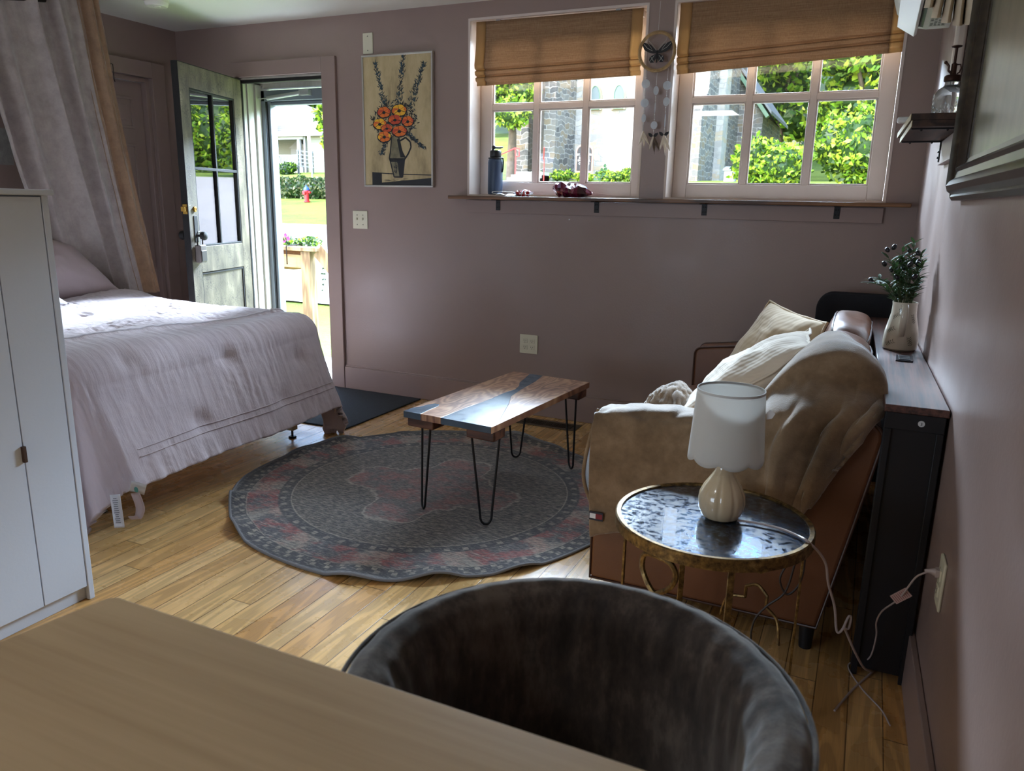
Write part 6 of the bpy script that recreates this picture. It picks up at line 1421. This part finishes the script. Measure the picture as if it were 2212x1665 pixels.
bx2('fascia', HW, -41, -30.7, 39.55, 39.6, 5.02, 5.22, hs); bx2('gutter_pipe', HW, -33.0, -32.88, 39.85, 39.97, 2.8, 5.0, hs)
for x in (-35.72, -33.42): g = G(); g.lathe([(.16, 3.15), (.15, 3.2), (.14, 4.85)], (x, 39.95, 0), 16); g.build('porch_column', HW, hs)
g = G(); g.box(-35.5, -33.5, 39.9, 39.95, 3.85, 3.92); g.box(-35.5, -33.5, 39.9, 39.95, 3.20, 3.26)
for k in range(22): g.box(-35.45+k*.09, -35.41+k*.09, 39.9, 39.95, 3.26, 3.85)
g.build('porch_railing', HW, hs, smooth=0)
bx2('chimney', pm('red_brick_chimney', (150, 76, 70), .8, var=.1, vs=10), -36.6, -35.45, 39.0, 39.5, 5.3, 7.6, hs)
dg = thing('porch_door_gable', '', '', (0, 0, 0)) if False else None
g = G(); g.prism([(-36.9, 4.55), (-35.3, 4.55), (-36.1, 5.1)], 43.0, 43.5, 'y'); g.box(-36.8, -35.4, 43.1, 43.5, 3.15, 4.55); g.build('door_surround', HW, hs, smooth=0)
bx2('house_door', DARKG, -36.3, -35.8, 43.05, 43.1, 3.15, 4.2, hs); bx2('house_window', DARKG, -35.2, -34.95, 43.4, 43.49, 3.5, 4.2, hs)
g = G()
for k in range(4): g.box(-36.3, -34.9, 38.8-.3*k+.9, 39.8, 2.5, 3.05-.14*k)
g.build('porch_steps', CONC, hs, smooth=0)
g = G(); g.tube([(-35.1, 39.9, 3.85), (-34.2, 38.6, 3.25)], .035, 6); g.build('handrail', IRON, hs); bx2('newel', HW, -34.25, -34.1, 38.5, 38.65, 2.6, 3.3, hs)
DGR = pm('grey_ramp_rail', (96, 104, 106), .6)
rp = thing('ramp_railing', 'dark grey ramp railing along the right wall of the white house', 'railing', (-31.5, 38.8, 2.8))
g = G()
for k, z in enumerate((3.0, 3.22, 3.44, 3.66, 3.88)): g.bar((-32.7, 38.8, z+.22), (-29.6, 38.8, z-.12), .06, .06)
g.build('rail', DGR, rp, smooth=0)
for x in (-32.6, -31.5, -30.4): bx2('post', DGR, x-.05, x+.05, 38.75, 38.85, 2.6, 4.15-.11*(x+32.6), rp)
bush(-33.2, 38.3, .9, .6, .75, 'dark round bush in front of the house porch', 70, LD, 3000, .07)
hz = []
for k in range(16): hz.append(((-27.0+k*.55, 27.6+.05*math.sin(k*2), TZf(-24, 27.6)+.40+.04*math.sin(k*3)), (.55, .45, .50)))
tag(foliage('hedge', hz, 16000, .075, [m_leaf('hedge_leaf', (30, 52, 28), (58, 82, 42), .35, .2), m_leaf('pale_hedge_leaf', (100, 108, 70), (130, 132, 92), .35, .3), LD[1]], None, 71), 'long trimmed hedge behind the red hydrant', 'hedge')
bush(-21.3, 29.6, 1.1, .7, .75, 'yellow green shrub above the hedge right of the white signpost', 72, LG, 3000, .07)
hy_t = thing('fire_hydrant', 'red fire hydrant with a blue cap on the lawn before the hedge', 'hydrant', (-21.48, 26, TZf(-21.48, 26)))
hz0 = TZf(-21.48, 26); hc = (-21.48, 26, hz0); HRD = pm('hydrant_red', (186, 36, 44), .4); HBL = pm('hydrant_blue', (50, 86, 160), .4)
g = G(); g.lathe([(.14, 0), (.14, .04), (.095, .05), (.09, .40), (.115, .42), (.115, .48)], hc, 20); g.build('barrel', HRD, hy_t)
g = G(); g.lathe([(.125, .48), (.125, .51), (.10, .58), (.05, .63), (.03, .64), (.03, .69)], hc, 20); g.build('bonnet', HBL, hy_t)
g = G(); g.tube([(-21.68, 26, hz0+.40), (-21.28, 26, hz0+.40)], .045, 12); g.tube([(-21.48, 25.80, hz0+.36), (-21.48, 26, hz0+.36)], .06, 12); g.build('outlet_cap', HRD, hy_t)
ss = thing('street_sign', 'tall white leaning sign panel on a thin post behind the hydrant', 'sign', (-23.6, 29, 1.3))
sx_ = Vector((.82, -.57, 0)); g = G(); g.obox((-23.68, 29, 3.52), (.40, .02, 1.85), sx_, Vector((.57, .82, 0)), (-.045, 0, 1)); g.build('sign_panel', pm('bright_sign_white', (240, 240, 240), .5), ss, smooth=0)
g = G(); g.tube([(-23.60, 29.03, 1.0), (-23.62, 29.03, 2.7)], .03, 8); g.build('post', pm('galvanised_post', (176, 178, 180), .4, .4), ss)
text_mesh('sign_number', '25', .30, frameM((-23.70, 28.98, 3.55), sx_, (-.045, 0, 1)), pm('faded_sign_grey', (176, 176, 176), .6), ss)
tree(-19.0, 25.0, 4.6, 1.35, 'bright yellow green tree at the right side of the doorway view', 80, LG, 7000, .09, .12, low=.25)
for i, (x, y, h, w) in enumerate(((-50, 58, 9, 5), (-42.5, 60, 10, 4.6), (-33, 63, 11, 4.6), (-52, 70, 12, 6), (-41, 74, 14, 6.5))):
    tree(x, y, h, w, ['leftmost dark tree on the slope behind the white house', 'dark tree on the slope behind the house roof ridge', 'dark tree on the slope right of the house roof', 'farther dark tree at the upper left behind the house', 'farther dark tree above the right end of the house roof'][i], 90+i, LD, 7000, .3, .3, low=.1)
# porch railing just outside with planter
DWD = m_wood('weathered_deck_wood', (84, 66, 42), (112, 91, 62), (134, 113, 82), 2, rough=.7)
dr = thing('deck_railing', 'weathered wooden railing just outside the open door', 'railing', (-4.65, 5.6, -.2))
g = G(); g.box(-4.69, -4.585, 5.555, 5.645, -.22, .80); g.build('post', DWD, dr, bevel=.004)
DW2 = m_wood('deck_rail_wood', (106, 80, 46), (132, 104, 66), (148, 122, 84), 0, rough=.65)
g = G(); g.box(-6.6, -4.69, 5.58, 5.62, .645, .765); g.box(-6.6, -4.69, 5.58, 5.62, .05, .15); g.build('rail', DW2, dr, bevel=.003)
g = G(); g.box(-6.6, -4.50, 5.53, 5.67, .802, .838); g.build('handrail_cap', DWD, dr, bevel=.004)
g = G(); g.bar((-4.52, 5.60, .815), (-4.30, 5.60, .60), .13, .036, (0, 1, 0)); g.build('sloping_cap', DWD, dr, bevel=.003)
pl_ = thing('hanging_planter', 'coir lined rail planter with magenta and leafy trailing flowers', 'planter', (-4.95, 5.7, .7))
COIR = pm('coir_liner', (120, 84, 54), .95, var=.3, vs=20, bs=.8, bscale=60)
g = G(); 
def plf(u, v):
    a = math.pi*v; return Vector((-5.35+.62*u, 5.76-.11*math.cos(a)*(1 if 1 else 0), .80-.19*math.sin(a)*(1-.5*abs(2*u-1)**4)))
g.grid(24, 14, plf); g.build('coir_liner', COIR, pl_, solid=.01)
g = G()
for x in (-5.15, -4.80): g.tube([(x, 5.50, .68), (x, 5.50, .845), (x, 5.68, .85), (x, 5.88, .80), (x, 5.80, .62)], .006, 6)
g.build('wire_bracket', IRON, pl_)
foliage('foliage', [((-5.05, 5.76, .85), (.32, .13, .07)), ((-4.76, 5.78, .87), (.14, .10, .05))], 900, .020, LD, pl_, 7, core=False, fill=.9)
g = G(); rr = random.Random(4)
for k in range(14):
    x = rr.uniform(-5.3, -4.75); z = .87+rr.uniform(0, .10)*(1 if k % 2 else .3); g.tube([(x, 5.76, .84), (x+.03, 5.74, z), (x+.07, 5.73, z-.01)], .002, 4)
    for t in (.3, .6, 1): leaf(g, Vector((x+.07*t, 5.735, .84+(z-.84)*min(1, t*1.4))), Vector((rr.uniform(-1, 1), -.3, rr.uniform(-.2, 1))), Vector((0, -1, .5)), .025, .014)
for k in range(4): x = -4.56+.01*k; g.tube([(x, 5.70, .78), (x+.02, 5.68, .65), (x+.01, 5.68, .48-.05*k)], .002, 4); [leaf(g, Vector((x+.015, 5.68, .70-.05*j)), Vector((rr.uniform(-1, 1), -.4, -.3)), Vector((0, -1, 0)), .022, .014) for j in range(6-k)]
g.build('trailing_leaves', LD[0], pl_)
FMG = pm('magenta_petal', (186, 40, 130), .6); fl0 = None
for k, (x, z) in enumerate(((-5.02, .93), (-4.98, .905), (-4.94, .93), (-5.00, .955), (-4.91, .90), (-4.96, .88), (-5.04, .89))):
    if fl0 is None:
        g = G()
        for j in range(5): a = j*6.283/5; leaf(g, Vector((0, 0, 0)), Vector((math.cos(a), -.25, math.sin(a))), Vector((0, -1, 0)), .022, .024)
        fl0 = o = g.build('flower', FMG, pl_)
    else: o = fl0.copy(); COL.objects.link(o)
    o.parent = pl_; o.matrix_parent_inverse = PI_(pl_); o.location = (x, 5.66, z)
g = G(); g.box(-4.9, -3.2, YB+T+.13, 5.2, -.24, -.06); struct(g.build('trim_11', CONC, smooth=0))

# ------------------------------------------------------------------ groups of repeated things
for pre, grp, test in (('throw_cushion', 'scatter cushions on the sofa', None), ('bed_pillow', 'pillows on the bed', None), ('power_outlet', 'ivory wall outlets', None), ('handrail', 'red handrails by the church', None),
                       ('shrub', 'low plants at the foot of the church wall', lambda o: 'low yellow green plant' in o['label'] or 'church bed' in o['label']), ('shrub', 'bushes in the lower right window', lambda o: 'right window' in o['label']),
                       ('tree', 'trees behind the white house', lambda o: 'house' in o['label'] and 'pale house' not in o['label']), ('tree', 'trees on the slope seen through the right window', lambda o: o['label'] in treeslb)):
    for o in bpy.data.objects:
        if o.parent is None and o.name.split('.')[0] == pre and 'label' in o.keys() and 'group' not in o.keys() and (test is None or test(o)): o['group'] = grp
